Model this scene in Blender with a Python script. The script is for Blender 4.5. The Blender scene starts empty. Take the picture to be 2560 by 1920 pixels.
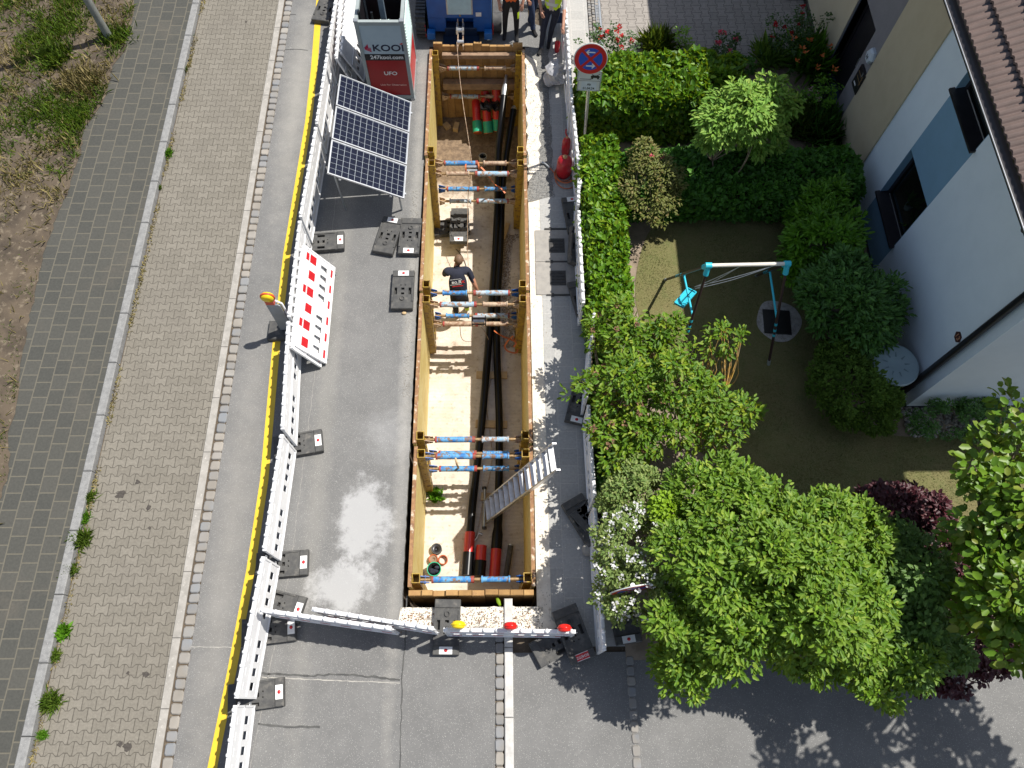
import bpy, math, random
import numpy as np
from mathutils import Matrix, Vector, noise
R = math.radians
random.seed(7)
sc = bpy.context.scene
COL = sc.collection
# ------------------------------------------------------------------ camera
HC, FPX, TH, PH, YW = 12.0, 1590 * 1.15732, R(23.6), R(1.32), R(1.7)
_hd = Vector((math.sin(YW), math.cos(YW), 0)); _r = Vector((math.cos(YW), -math.sin(YW), 0))
_F = _hd * math.sin(TH) + Vector((0, 0, -math.cos(TH))); _U = _hd * math.cos(TH) + Vector((0, 0, math.sin(TH)))
CR = _r * math.cos(PH) + _U * math.sin(PH); CU = _U * math.cos(PH) - _r * math.sin(PH)
cam = bpy.data.cameras.new('camera'); camo = bpy.data.objects.new('camera', cam); COL.objects.link(camo)
cam.sensor_width = 36; cam.lens = FPX / 2560 * 36; cam.clip_end = 500; cam.clip_start = 0.1
camo.matrix_world = Matrix(((CR.x, CU.x, -_F.x, 0), (CR.y, CU.y, -_F.y, 0), (CR.z, CU.z, -_F.z, HC), (0, 0, 0, 1)))
sc.camera = camo
# ------------------------------------------------------------------ sky, sun, exposure
SH = Vector((-.50, -.22, -1))
w = bpy.data.worlds.new('World'); sc.world = w; w.use_nodes = True
nt = w.node_tree; bg = nt.nodes['Background']; sk = nt.nodes.new('ShaderNodeTexSky')
sk.sky_type = 'NISHITA'; sk.sun_disc = False
sk.sun_elevation = math.atan2(1, math.hypot(.50, .22)); sk.sun_rotation = math.atan2(.50, .22)
hs = nt.nodes.new('ShaderNodeHueSaturation'); hs.inputs['Saturation'].default_value = .72; nt.links.new(sk.outputs[0], hs.inputs['Color']); nt.links.new(hs.outputs[0], bg.inputs[0]); bg.inputs[1].default_value = 0.098
sl = bpy.data.lights.new('sun', 'SUN'); sl.energy = 5.0; sl.angle = R(.53); sl.color = (1, .955, .88)
so = bpy.data.objects.new('sun', sl); COL.objects.link(so); so.rotation_euler = SH.to_track_quat('-Z', 'Y').to_euler(); so.location = (6, 4, 20)
sc.view_settings.view_transform = 'Standard'; sc.view_settings.look = 'None'; sc.view_settings.exposure = 0.35; sc.view_settings.gamma = 1
sc.cycles.max_bounces = 6; sc.cycles.diffuse_bounces = 3; sc.cycles.transparent_max_bounces = 6

def G(px, py, z=0.0):            # a pixel of the 2560 px photograph -> point at height z
    r = _F * FPX + CR * (px - 1280) + CU * (960 - py)
    t = (z - HC) / r.z
    return Vector((r.x * t, r.y * t, z))
# ------------------------------------------------------------------ mesh builder
class MB:
    def __init__(s): s.v = []; s.f = []; s.m = []; s.s = []; s.T = Matrix(); s.mi = 0
    def add(s, vs, fs, smooth=False):
        b = len(s.v); T = s.T
        s.v += [tuple(T @ Vector(v)) for v in vs]
        for f in fs: s.f.append([b + i for i in f]); s.m.append(s.mi); s.s.append(smooth)
        return s
    def box(s, x0, x1, y0, y1, z0, z1, rot=None, c=None):
        vs = [Vector((x, y, z)) for z in (z0, z1) for y in (y0, y1) for x in (x0, x1)]
        if rot is not None:
            m = Matrix.Rotation(rot, 4, 'Z'); cc = Vector(c if c else ((x0+x1)/2, (y0+y1)/2, 0)); vs = [m @ (v - cc) + cc for v in vs]
        return s.add(vs, [(0, 2, 3, 1), (4, 5, 7, 6), (0, 1, 5, 4), (2, 6, 7, 3), (0, 4, 6, 2), (1, 3, 7, 5)])
    def bbox(s, x0, x1, y0, y1, z0, z1, b=.01):        # box with its top edges bevelled
        a = [(x0, y0), (x1, y0), (x1, y1), (x0, y1)]; i = [(x0+b, y0+b), (x1-b, y0+b), (x1-b, y1-b), (x0+b, y1-b)]
        vs = [(*p, z0) for p in a] + [(*p, z1-b) for p in a] + [(*p, z1) for p in i]
        fs = [(3, 2, 1, 0), (8, 9, 10, 11)]
        for k in range(4):
            n = (k+1) % 4; fs += [(k, n, 4+n, 4+k), (4+k, 4+n, 8+n, 8+k)]
        return s.add(vs, fs)
    def tube(s, pts, r, n=10, caps=True, smooth=True):
        pts = [Vector(p) for p in pts]; rs = r if isinstance(r, (list, tuple)) else [r] * len(pts)
        vs = []; up = None
        for i, p in enumerate(pts):
            d = (pts[min(i+1, len(pts)-1)] - pts[max(i-1, 0)])
            if d.length < 1e-9: d = Vector((0, 0, 1))
            d.normalize()
            if up is None: up = Vector((0, 0, 1)) if abs(d.z) < .9 else Vector((1, 0, 0))
            a = d.cross(up).normalized(); b = a.cross(d); up = b
            for k in range(n):
                t = 2 * math.pi * (k + .5) / n; vs.append(p + (a * math.cos(t) + b * math.sin(t)) * rs[i])
        fs = [(i*n+k, i*n+(k+1) % n, (i+1)*n+(k+1) % n, (i+1)*n+k) for i in range(len(pts)-1) for k in range(n)]
        s.add(vs, fs, smooth)
        if caps:
            s.add(vs[:n], [tuple(range(n))[::-1]]); s.add(vs[-n:], [tuple(range(n))])
        return s
    def lathe(s, prof, n=24, c=(0, 0, 0), smooth=True):
        vs = [(c[0] + r*math.cos(2*math.pi*k/n), c[1] + r*math.sin(2*math.pi*k/n), c[2] + z) for r, z in prof for k in range(n)]
        fs = [(i*n+k, i*n+(k+1) % n, (i+1)*n+(k+1) % n, (i+1)*n+k) for i in range(len(prof)-1) for k in range(n)]
        return s.add(vs, fs, smooth)
    def poly(s, pts, z): return s.add([(*p[:2], z) for p in pts], [tuple(range(len(pts)))])
    def prism(s, pts, z0, z1):
        n = len(pts); vs = [(*p[:2], z0) for p in pts] + [(*p[:2], z1) for p in pts]
        return s.add(vs, [tuple(range(n))[::-1], tuple(range(n, 2*n))] + [(k, (k+1) % n, n+(k+1) % n, n+k) for k in range(n)])
    def grid(s, xs, ys, holes, z0, z1):                # a plate with rectangular holes
        nx, ny = len(xs)-1, len(ys)-1
        sol = lambda i, j: 0 <= i < nx and 0 <= j < ny and (i, j) not in holes
        for i in range(nx):
            for j in range(ny):
                if not sol(i, j): continue
                x0, x1, y0, y1 = xs[i], xs[i+1], ys[j], ys[j+1]
                q = [(x0, y0), (x1, y0), (x1, y1), (x0, y1)]
                s.add([(*p, z1) for p in q], [(0, 1, 2, 3)]); s.add([(*p, z0) for p in q], [(3, 2, 1, 0)])
                for (di, dj, a, b) in ((0, -1, 0, 1), (1, 0, 1, 2), (0, 1, 2, 3), (-1, 0, 3, 0)):
                    if not sol(i+di, j+dj): s.add([(*q[a], z0), (*q[b], z0), (*q[b], z1), (*q[a], z1)], [(0, 1, 2, 3)])
        return s
    def sphere(s, c, r, n=12, m=8, sq=(1, 1, 1)):
        vs = []; 
        for i in range(m+1):
            th = math.pi*i/m
            for k in range(n): ph = 2*math.pi*k/n; vs.append((c[0]+r*sq[0]*math.sin(th)*math.cos(ph), c[1]+r*sq[1]*math.sin(th)*math.sin(ph), c[2]+r*sq[2]*math.cos(th)))
        return s.add(vs, [(i*n+k, (i+1)*n+k, (i+1)*n+(k+1) % n, i*n+(k+1) % n) for i in range(m) for k in range(n)], True)
    def build(s, name, mats, parent=None, world=True, bevel=0):
        me = bpy.data.meshes.new(name); off = parent_loc(parent) if (parent and world) else Vector((0, 0, 0))
        me.from_pydata([tuple(Vector(v) - off) for v in s.v], [], s.f)
        for m in (mats if isinstance(mats, (list, tuple)) else [mats]): me.materials.append(m)
        me.polygons.foreach_set('material_index', s.m); me.polygons.foreach_set('use_smooth', s.s)
        me.update(); o = bpy.data.objects.new(name, me); COL.objects.link(o)
        if parent: o.parent = parent
        if bevel:
            b = o.modifiers.new('bevel', 'BEVEL'); b.width = bevel; b.segments = 2; b.limit_method = 'ANGLE'; b.angle_limit = R(40)
        return o
def parent_loc(o):
    v = Vector((0, 0, 0))
    while o: v += o.location; o = o.parent
    return v
def tag(o, label=None, cat=None, group=None, kind=None):
    if label: o['label'] = label
    if cat: o['category'] = cat
    if group: o['group'] = group
    if kind: o['kind'] = kind
    return o
def thing(name, label, cat, loc=(0, 0, 0), rz=0, group=None):
    o = bpy.data.objects.new(name, None); COL.objects.link(o); o.location = loc; o.rotation_euler = (0, 0, rz); o.empty_display_size = .1
    return tag(o, label, cat, group)
def struct(name, mb, m): return tag(mb.build(name, m), kind='structure')
KIDS = {}
def kids(o): return [c for c in bpy.data.objects if c.parent == o]
def dup(o, loc=None, rz=None, label=None, parent=None, rot=None):
    c = o.copy(); COL.objects.link(c); c.parent = parent
    if loc is not None: c.location = loc
    if rot is not None: c.rotation_euler = rot
    elif rz is not None: c.rotation_euler = (0, 0, rz)
    if label: c['label'] = label
    for k in kids(o): dup(k, parent=c)
    return c
def text(body, size, mat, parent, loc, rot, name='lettering', ext=.002, align='CENTER', sx=1, bold=.018):
    cu = bpy.data.curves.new(name, 'FONT'); cu.body = body; cu.size = size; cu.extrude = ext; cu.align_x = align; cu.align_y = 'CENTER'; cu.resolution_u = 3; cu.offset = bold*size
    t_ = bpy.data.objects.new('t', cu); COL.objects.link(t_); dg = bpy.context.evaluated_depsgraph_get(); dg.update(); me = bpy.data.meshes.new_from_object(t_.evaluated_get(dg)); bpy.data.objects.remove(t_); me.materials.clear(); me.materials.append(mat)
    o = bpy.data.objects.new(name, me); COL.objects.link(o); o.parent = parent; o.location = Vector(loc) - (parent_loc(parent) if parent else Vector()); o.rotation_euler = rot; o.scale = (sx, 1, 1)
    return o
# ------------------------------------------------------------------ materials
def newmat(name):
    m = bpy.data.materials.new(name); m.use_nodes = True; return m, m.node_tree, m.node_tree.nodes['Principled BSDF']
def N(nt, t, **k):
    n = nt.nodes.new('ShaderNode' + t)
    for a, b in k.items():
        if a.startswith('i_'): n.inputs[a[2:].replace('_', ' ')].default_value = b
        else: setattr(n, a, b)
    return n
def pos(nt): return N(nt, 'NewGeometry').outputs['Position']
def mixc(nt, fac, a, b, bt='MIX'):
    n = nt.nodes.new('ShaderNodeMix'); n.data_type = 'RGBA'; n.blend_type = bt
    for i, v in ((0, fac), (6, a), (7, b)):
        if hasattr(v, 'links') or hasattr(v, 'is_linked'): nt.links.new(v, n.inputs[i])
        else: n.inputs[i].default_value = v if i == 0 else (*v, 1)
    return n.outputs[2]
def noi(nt, vec, scale, detail=5, rough=.6, lo=.35, hi=.65):
    n = N(nt, 'TexNoise', i_Scale=scale, i_Detail=detail, i_Roughness=rough); nt.links.new(vec, n.inputs['Vector'])
    r = N(nt, 'MapRange'); nt.links.new(n.outputs[0], r.inputs[0]); r.inputs[1].default_value = lo; r.inputs[2].default_value = hi
    return r.outputs[0]
def mth(nt, op, a, b=0, c=0):
    n = N(nt, 'Math', operation=op)
    for i, v in enumerate((a, b, c)):
        if hasattr(v, 'is_linked'): nt.links.new(v, n.inputs[i])
        else: n.inputs[i].default_value = v
    return n.outputs[0]
def bump(nt, bs, h, st=.3, d=.01):
    b = N(nt, 'Bump'); b.inputs['Strength'].default_value = st; b.inputs['Distance'].default_value = d; nt.links.new(h, b.inputs['Height']); nt.links.new(b.outputs[0], bs.inputs['Normal'])
def mat(name, c, c2=None, sc_=6, rough=.7, metal=0, bmp=.15, fine=60, lo=.4, hi=.65, c3=None, sc3=30, lo3=.6, hi3=.7, spec=.5, trans=0):
    m, nt, bs = newmat(name); P = pos(nt)
    col = None
    if c2 is None: c2 = tuple(x*.82 for x in c)
    col = mixc(nt, noi(nt, P, sc_, 6, .65, lo, hi), c, c2)
    if c3: col = mixc(nt, noi(nt, P, sc3, 4, .6, lo3, hi3), col, c3)
    nt.links.new(col, bs.inputs['Base Color'])
    bs.inputs['Roughness'].default_value = rough; bs.inputs['Metallic'].default_value = metal; bs.inputs['Specular IOR Level'].default_value = spec
    if bmp: bump(nt, bs, noi(nt, P, fine, 3, .6, 0, 1), bmp, .004)
    return m
def leafmat(name, cols, rough=.42, trans=.25, seed=0):
    m, nt, bs = newmat(name)
    g = N(nt, 'NewGeometry'); r = N(nt, 'ValToRGB'); nt.links.new(g.outputs['Random Per Island'], r.inputs[0])
    el = r.color_ramp.elements
    while len(el) < len(cols): el.new(.5)
    for i, c in enumerate(cols): el[i].position = i / (len(cols)-1) if len(cols) > 1 else 0; el[i].color = (*c, 1)
    col = mixc(nt, noi(nt, g.outputs['Position'], 3.0, 3, .5, .3, .7), r.outputs[0], tuple(x*.7 for x in cols[len(cols)//2]))
    nt.links.new(col, bs.inputs['Base Color']); bs.inputs['Roughness'].default_value = rough+.12; bs.inputs['Specular IOR Level'].default_value = .35
    t = N(nt, 'BsdfTranslucent'); nt.links.new(mixc(nt, .5, col, (cols[-1][0]*1.5, cols[-1][1]*1.3, cols[-1][2]*.5)), t.inputs[0])
    mx = N(nt, 'MixShader'); mx.inputs[0].default_value = trans
    nt.links.new(bs.outputs[0], mx.inputs[1]); nt.links.new(t.outputs[0], mx.inputs[2]); nt.links.new(mx.outputs[0], nt.nodes['Material Output'].inputs[0])
    return m
def slabmat(name, c1, c2, mortar, bw, rh, msize=.006, swap=True, zig=0, stain=(.3, .27, .22), rough=.85, off=(0, 0), per=None, st_lo=.55, st_hi=.8, bmp=.5):
    m, nt, bs = newmat(name); P = pos(nt)
    s = N(nt, 'SeparateXYZ'); nt.links.new(P, s.inputs[0]); x, y = s.outputs[0], s.outputs[1]
    wob = N(nt, 'TexNoise', i_Scale=1.3, i_Detail=2); nt.links.new(P, wob.inputs['Vector'])
    x = mth(nt, 'ADD', mth(nt, 'ADD', x, off[0]), mth(nt, 'MULTIPLY', mth(nt, 'SUBTRACT', wob.outputs[0], .5), .03))
    y = mth(nt, 'ADD', y, off[1])
    u, v = (y, x) if swap else (x, y)
    if zig:      # a trapezoid wave makes the interlocking edge
        tri = mth(nt, 'PINGPONG', u, (per or bw) / 2)
        tr = mth(nt, 'SUBTRACT', mth(nt, 'DIVIDE', tri, (per or bw) / 2), .5)
        tr = mth(nt, 'MINIMUM', mth(nt, 'MAXIMUM', mth(nt, 'MULTIPLY', tr, 5), -1), 1)
        sg = mth(nt, 'SUBTRACT', 1, mth(nt, 'MULTIPLY', mth(nt, 'FLOORED_MODULO', mth(nt, 'ROUND', mth(nt, 'DIVIDE', v, rh)), 2), 2))
        v = mth(nt, 'ADD', v, mth(nt, 'MULTIPLY', mth(nt, 'MULTIPLY', tr, sg), zig))
    cb = N(nt, 'CombineXYZ'); nt.links.new(u, cb.inputs[0]); nt.links.new(v, cb.inputs[1])
    b = N(nt, 'TexBrick', offset=.5); nt.links.new(cb.outputs[0], b.inputs['Vector'])
    for k, vv in (('Scale', 1), ('Mortar Size', msize), ('Mortar Smooth', .3), ('Brick Width', bw), ('Row Height', rh), ('Bias', 0)): b.inputs[k].default_value = vv
    b.inputs['Color1'].default_value = (*c1, 1); b.inputs['Color2'].default_value = (*c2, 1); b.inputs['Mortar'].default_value = (*mortar, 1)
    col = mixc(nt, mth(nt, 'MULTIPLY', noi(nt, P, .9, 6, .65, st_lo, st_hi), .55), b.outputs[0], stain)
    col = mixc(nt, .35, col, mixc(nt, noi(nt, P, 25, 6, .7, .3, .7), tuple(x*.6 for x in c1), tuple(min(1, x*1.35) for x in c2)))
    nt.links.new(col, bs.inputs['Base Color']); bs.inputs['Roughness'].default_value = rough
    h = mth(nt, 'SUBTRACT', mth(nt, 'MULTIPLY', noi(nt, P, 70, 3, .6, 0, 1), .25), b.outputs['Fac'])
    bump(nt, bs, h, bmp, .006)
    return m
M = {}
# ground materials
def asphalt_mat():
    m, nt, bs = newmat('asphalt'); P = pos(nt)
    col = mixc(nt, noi(nt, P, 1.2, 6, .7, .35, .7), (.138, .137, .134), (.182, .18, .175))
    v = N(nt, 'TexVoronoi', i_Scale=48); nt.links.new(P, v.inputs['Vector'])
    col = mixc(nt, mth(nt, 'LESS_THAN', v.outputs['Distance'], .2), col, (.34, .335, .32))
    v2 = N(nt, 'TexVoronoi', i_Scale=40); nt.links.new(P, v2.inputs['Vector'])
    col = mixc(nt, mth(nt, 'MULTIPLY', mth(nt, 'LESS_THAN', v2.outputs['Distance'], .2), .6), col, (.10, .10, .105))
    def blob(cx, cy, rx, ry, lo, hi, amt, c, col):
        mp = N(nt, 'Mapping'); nt.links.new(P, mp.inputs[0]); mp.inputs[1].default_value = (-cx/rx, -cy/ry, 0); mp.inputs[3].default_value = (1/rx, 1/ry, 0)
        ln = N(nt, 'VectorMath', operation='LENGTH'); nt.links.new(mp.outputs[0], ln.inputs[0])
        d = mth(nt, 'ADD', ln.outputs['Value'], mth(nt, 'MULTIPLY', mth(nt, 'SUBTRACT', noi(nt, P, 3.0, 8, .75, .2, .8), .5), 1.3))
        r = N(nt, 'MapRange'); nt.links.new(d, r.inputs[0]); r.inputs[1].default_value = hi; r.inputs[2].default_value = lo
        return mixc(nt, mth(nt, 'MULTIPLY', r.outputs[0], amt), col, c)
    col = blob(-2.3, 2.75, .5, .85, .55, 1.0, .75, (.42, .42, .42), col)
    col = blob(-2.6, 1.75, .6, .5, .55, 1.0, .7, (.42, .42, .42), col)
    col = blob(-1.95, 4.3, .5, .5, .3, 1.2, .2, (.5, .5, .5), col)
    col = blob(-4.45, 2.5, .28, 4.0, .1, 1.5, .35, (.34, .32, .285), col)
    col = blob(-4.4, 12, .26, 2.6, .1, 1.5, .45, (.38, .36, .32), col)
    col = blob(-1.72, 7, .12, 7, .2, 1.4, .4, (.42, .4, .36), col)
    col = blob(-3.1, 6, .2, 8, .4, 1.2, .15, (.4, .38, .33), col)
    nt.links.new(col, bs.inputs['Base Color']); bs.inputs['Roughness'].default_value = .85
    bump(nt, bs, noi(nt, P, 120, 3, .7, 0, 1), .5, .006)
    return m
M['asphalt'] = asphalt_mat()
M['slab_l'] = slabmat('grey_slabs', (.05, .051, .045), (.072, .07, .06), (.15, .135, .10), .285, .272, .013, stain=(.15, .125, .095), off=(.05, 0))
M['slab_r'] = slabmat('pale_slabs', (.33, .328, .315), (.39, .385, .37), (.55, .53, .49), .31, .31, .005, stain=(.5, .48, .42), off=(-.02, 0))
M['tpave'] = slabmat('brown_interlocking_pavers', (.16, .145, .118), (.205, .187, .155), (.04, .034, .026), .206, .15, .0075, swap=False, zig=.02, stain=(.10, .088, .076), st_lo=.5)
M['drive'] = slabmat('grey_interlocking_pavers', (.24, .22, .2), (.3, .275, .25), (.07, .062, .055), .23, .19, .009, swap=True, zig=.02, stain=(.22, .2, .18))
M['granite'] = mat('granite_kerb', (.25, .25, .245), (.18, .18, .178), 12, .85, fine=120, c3=(.36, .355, .34), sc3=60)
M['cobble'] = leafmat('cobble_granite', [(.16, .175, .195), (.3, .29, .27), (.34, .31, .27), (.2, .22, .245), (.27, .26, .25)], .8, 0)
M['concrete'] = mat('concrete', (.36, .34, .31), (.27, .255, .23), 5, .9, fine=90, c3=(.46, .44, .4), sc3=25)
M['white_kerb'] = mat('pale_kerb', (.55, .54, .52), (.42, .41, .39), 6, .85)
M['bed'] = mat('rubble_bed', (.74, .69, .60), (.62, .56, .47), 7, .95, bmp=.15, fine=35, c3=(.36, .3, .22), sc3=9, lo3=.6, hi3=.72)
M['gravel'] = mat('gravel', (.24, .235, .22), (.12, .115, .105), 30, .95, bmp=1, fine=45, c3=(.42, .4, .38), sc3=40)
M['soil'] = mat('soil', (.105, .08, .055), (.055, .042, .03), 2.2, .95, bmp=1, fine=30, c3=(.19, .155, .11), sc3=9, lo3=.55, hi3=.7)
M['dsoil'] = mat('garden_soil', (.27, .215, .16), (.18, .14, .10), 4, .95, bmp=.8, fine=30, c3=(.2, .15, .1), sc3=20)
def lawn_mat():
    m, nt, bs = newmat('lawn'); P = pos(nt)
    col = mixc(nt, noi(nt, P, 1.1, 6, .7, .35, .65), (.105, .12, .03), (.16, .135, .055))
    col = mixc(nt, noi(nt, P, 3.5, 6, .7, .5, .75), col, (.065, .11, .02))
    col = mixc(nt, noi(nt, P, 45, 4, .7, .35, .7), col, (.2, .18, .08))
    nt.links.new(col, bs.inputs['Base Color']); bs.inputs['Roughness'].default_value = .95
    bump(nt, bs, noi(nt, P, 60, 4, .7, 0, 1), .9, .02); return m
M['lawn'] = lawn_mat()
def floor_mat():
    m, nt, bs = newmat('trench_floor'); P = pos(nt)
    col = mixc(nt, noi(nt, P, 1.4, 6, .7, .4, .62), (.66, .585, .50), (.50, .42, .34))
    col = mixc(nt, noi(nt, P, 10, 6, .7, .55, .7), col, (.34, .265, .19))
    s = N(nt, 'SeparateXYZ'); nt.links.new(P, s.inputs[0])
    wv = N(nt, 'TexWave', wave_type='BANDS', bands_direction='Y', i_Scale=4.2, i_Distortion=2.5, i_Detail=3); nt.links.new(P, wv.inputs['Vector'])
    col = mixc(nt, mth(nt, 'MULTIPLY', mth(nt, 'LESS_THAN', s.outputs[1], 6.3), .18), col, mixc(nt, wv.outputs[0], (.72, .66, .58), (.58, .52, .45)))
    r_ = N(nt, 'MapRange'); nt.links.new(mth(nt, 'ADD', s.outputs[1], mth(nt, 'MULTIPLY', noi(nt, P, 2.5, 6, .7, .2, .8), 1.6)), r_.inputs[0]); r_.inputs[1].default_value = 11.6; r_.inputs[2].default_value = 12.3
    col = mixc(nt, r_.outputs[0], col, mixc(nt, noi(nt, P, 9, 6, .7, .4, .6), (.24, .17, .11), (.13, .09, .06)))
    nt.links.new(col, bs.inputs['Base Color']); bs.inputs['Roughness'].default_value = .9
    bump(nt, bs, mth(nt, 'ADD', noi(nt, P, 25, 5, .7, 0, 1), mth(nt, 'MULTIPLY', wv.outputs[0], .3)), .6, .015); return m
M['floor'] = floor_mat()
M['dirt'] = mat('excavated_earth', (.16, .12, .085), (.07, .055, .045), 9, .95, bmp=1, fine=25)
M['white'] = mat('white_plastic', (.78, .78, .78), (.72, .72, .73), 3, .45, bmp=.05)
M['red'] = mat('red_reflective', (.55, .012, .02), (.42, .01, .015), 8, .4, bmp=.03)
M['rubber'] = mat('black_rubber', (.055, .055, .055), (.09, .088, .082), 10, .75, bmp=.4, fine=90, c3=(.15, .14, .125), sc3=7, lo3=.58, hi3=.75)
M['black'] = mat('black_plastic', (.012, .012, .013), (.02, .02, .02), 8, .35, bmp=.05)
M['pipe'] = mat('black_pipe', (.005, .0055, .007), (.008, .008, .009), 4, .3, spec=.22, bmp=.03)
M['yellow'] = mat('yellow_paint', (.66, .43, .06), (.52, .32, .05), 4, .55, bmp=.2, c3=(.24, .12, .05), sc3=9, lo3=.62, hi3=.7)
M['yel2'] = mat('yellow_post_paint', (.42, .27, .03), (.25, .16, .03), 8, .5, bmp=.2, c3=(.18, .09, .04), sc3=16, lo3=.55, hi3=.62)
M['plate'] = mat('faded_yellow_panel', (.66, .54, .22), (.58, .43, .13), 3, .6, bmp=.15, c3=(.42, .32, .17), sc3=12, lo3=.58, hi3=.75)
M['rust'] = mat('rusty_edge', (.33, .18, .08), (.2, .1, .05), 12, .8, bmp=.6, fine=40, c3=(.62, .52, .4), sc3=9, lo3=.56, hi3=.68)
def strutmat(n, a, b, c): return mat(n, a, b, 9, .5, bmp=.2, lo=.42, hi=.55, c3=c, sc3=14, lo3=.52, hi3=.58)
M['s_blue'] = strutmat('worn_blue_paint', (.03, .17, .45), (.12, .33, .56), (.2, .13, .09))
M['s_pale'] = strutmat('faded_blue_paint', (.25, .42, .58), (.42, .47, .5), (.3, .19, .13))
M['s_tan'] = strutmat('muddy_strut', (.5, .38, .26), (.36, .25, .17), (.28, .16, .1))
M['s_red'] = mat('red_collar', (.36, .04, .035), (.22, .08, .05), 12, .6)
M['brass'] = mat('greased_thread', (.5, .34, .17), (.3, .18, .09), 20, .4, .6)
M['steel'] = mat('galvanised_steel', (.5, .52, .53), (.38, .4, .41), 10, .38, .7, bmp=.05)
M['alu'] = mat('aluminium', (.62, .63, .65), (.5, .5, .5), 8, .35, .75, bmp=.05)
M['wood'] = mat('timber_planks', (.42, .25, .09), (.33, .18, .065), 4, .75, bmp=.3, c3=(.26, .14, .06), sc3=18, lo3=.58, hi3=.7)
M['wood2'] = mat('light_timber', (.55, .4, .22), (.44, .3, .16), 6, .8, bmp=.3)
M['wood3'] = mat('old_timber', (.3, .2, .13), (.2, .13, .085), 8, .85, bmp=.4)
M['machine'] = mat('blue_machine_paint', (.006, .085, .33), (.01, .11, .4), 4, .4, bmp=.05)
M['bblue'] = mat('bright_blue_plastic', (.01, .36, .62), (.02, .42, .68), 6, .45)
M['orange'] = mat('orange_rubber', (.6, .16, .05), (.45, .12, .04), 10, .6)
M['green'] = mat('green_collar', (.02, .36, .2), (.03, .42, .26), 8, .4)
M['capor'] = mat('orange_end_cap', (.45, .1, .02), (.35, .07, .02), 8, .5)
M['redpipe'] = mat('red_duct', (.6, .03, .03), (.48, .03, .03), 8, .3, bmp=.03)
M['redgas'] = mat('red_gas_bottle', (.45, .01, .02), (.36, .01, .015), 7, .35, bmp=.05, c3=(.7, .6, .58), sc3=9, lo3=.72, hi3=.75)
M['paper'] = mat('white_sticker', (.75, .75, .73), (.65, .65, .64), 9, .6)
M['dark'] = mat('dark_frame', (.012, .011, .014), (.02, .018, .022), 5, .35, bmp=.03)
M['skin'] = mat('skin', (.5, .26, .17), (.42, .2, .13), 14, .55, bmp=.05)
M['hair'] = mat('brown_hair', (.2, .12, .07), (.1, .06, .04), 60, .7, bmp=.5, fine=160)
M['navy'] = mat('dark_cloth', (.014, .017, .032), (.02, .024, .045), 12, .9, bmp=.2)
M['blackc'] = mat('black_cloth', (.012, .012, .013), (.018, .018, .02), 12, .9, bmp=.2)
M['jeans'] = mat('dark_denim', (.02, .035, .08), (.03, .05, .11), 16, .9, bmp=.2)
M['hiviz'] = mat('yellow_hi_vis_cloth', (.55, .75, .02), (.48, .66, .02), 9, .7)
M['orviz'] = mat('orange_hi_vis_cloth', (.9, .16, .03), (.75, .12, .02), 9, .7)
M['greyc'] = mat('grey_shirt', (.5, .45, .45), (.42, .38, .38), 9, .9)
M['glass'] = mat('dark_window_glass', (.008, .01, .01), (.015, .018, .016), 3, .05, bmp=0, spec=.8)
M['bark'] = mat('bark', (.26, .2, .14), (.16, .12, .085), 14, .9, bmp=.8, fine=40, c3=(.45, .38, .28), sc3=12, lo3=.55, hi3=.62)
M['lichen'] = mat('lichen_bark', (.55, .33, .06), (.3, .22, .13), 12, .9, bmp=.6, fine=40)
# ================================================================== ground and surfaces
TX0, TX1, TY0, TY1 = -1.63, .515, 1.42, 13.42           # the opening in the road
def rects(mb, rs, z):
    for x0, x1, y0, y1 in rs: mb.poly([(x0, y0), (x1, y0), (x1, y1), (x0, y1)], z)
    return mb
B = 80
g = rects(MB(), [(-B, TX0, -B, B), (TX1, B, -B, B), (TX0, TX1, -B, TY0), (TX0, TX1, TY1, B)], -.03)
struct('ground', g, M['soil'])
g = rects(MB(), [(-4.8, TX0, -9, 30), (TX0, .6, TY1, 30), (TX0, -.14, -9, 1.16), (.13, 1.92, -9, .74), (1.92, 30, -9, .62)], 0)
g.poly([(.6, 12.95), (1.0, 12.7), (1.0, 14.0), (.6, 14.2)], 0.004)
struct('road', g, M['asphalt'])
# excavated pit
g = MB()
zb = -2.12
n = 60
vs = []; fs = []
for j in range(n*2+1):
    for i in range(25):
        x = TX0 + (TX1-TX0)*i/24; y = TY0 + (TY1-TY0)*j/(2*n)
        z = zb + .02*noise.noise(Vector((x*3, y*3, 0))) + .012*noise.noise(Vector((x*11, y*11, 3)))
        z += .35*max(0, (y-12.2))**1.6*.4 * (1 + .6*noise.noise(Vector((x*3, y*3, 8)))) if y > 12.2 else 0
        z += .10*max(0, 1-abs(x-.33)/.28)*max(0, 1-abs(y-9)/1.6)
        vs.append((x, y, z))
for j in range(n*2):
    for i in range(24): a = j*25+i; fs.append((a, a+1, a+26, a+25))
g.add(vs, fs, True)
struct('trench_floor', g, M['floor'])
g = MB()
for (x0, y0, x1, y1) in ((TX0, TY0, TX0, TY1), (TX1, TY0, TX1, TY1), (TX0, TY0, TX1, TY0), (TX0, TY1, TX1, TY1)):
    g.add([(x0, y0, zb-.1), (x1, y1, zb-.1), (x1, y1, -.03), (x0, y0, -.03)], [(0, 1, 2, 3)])
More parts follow.
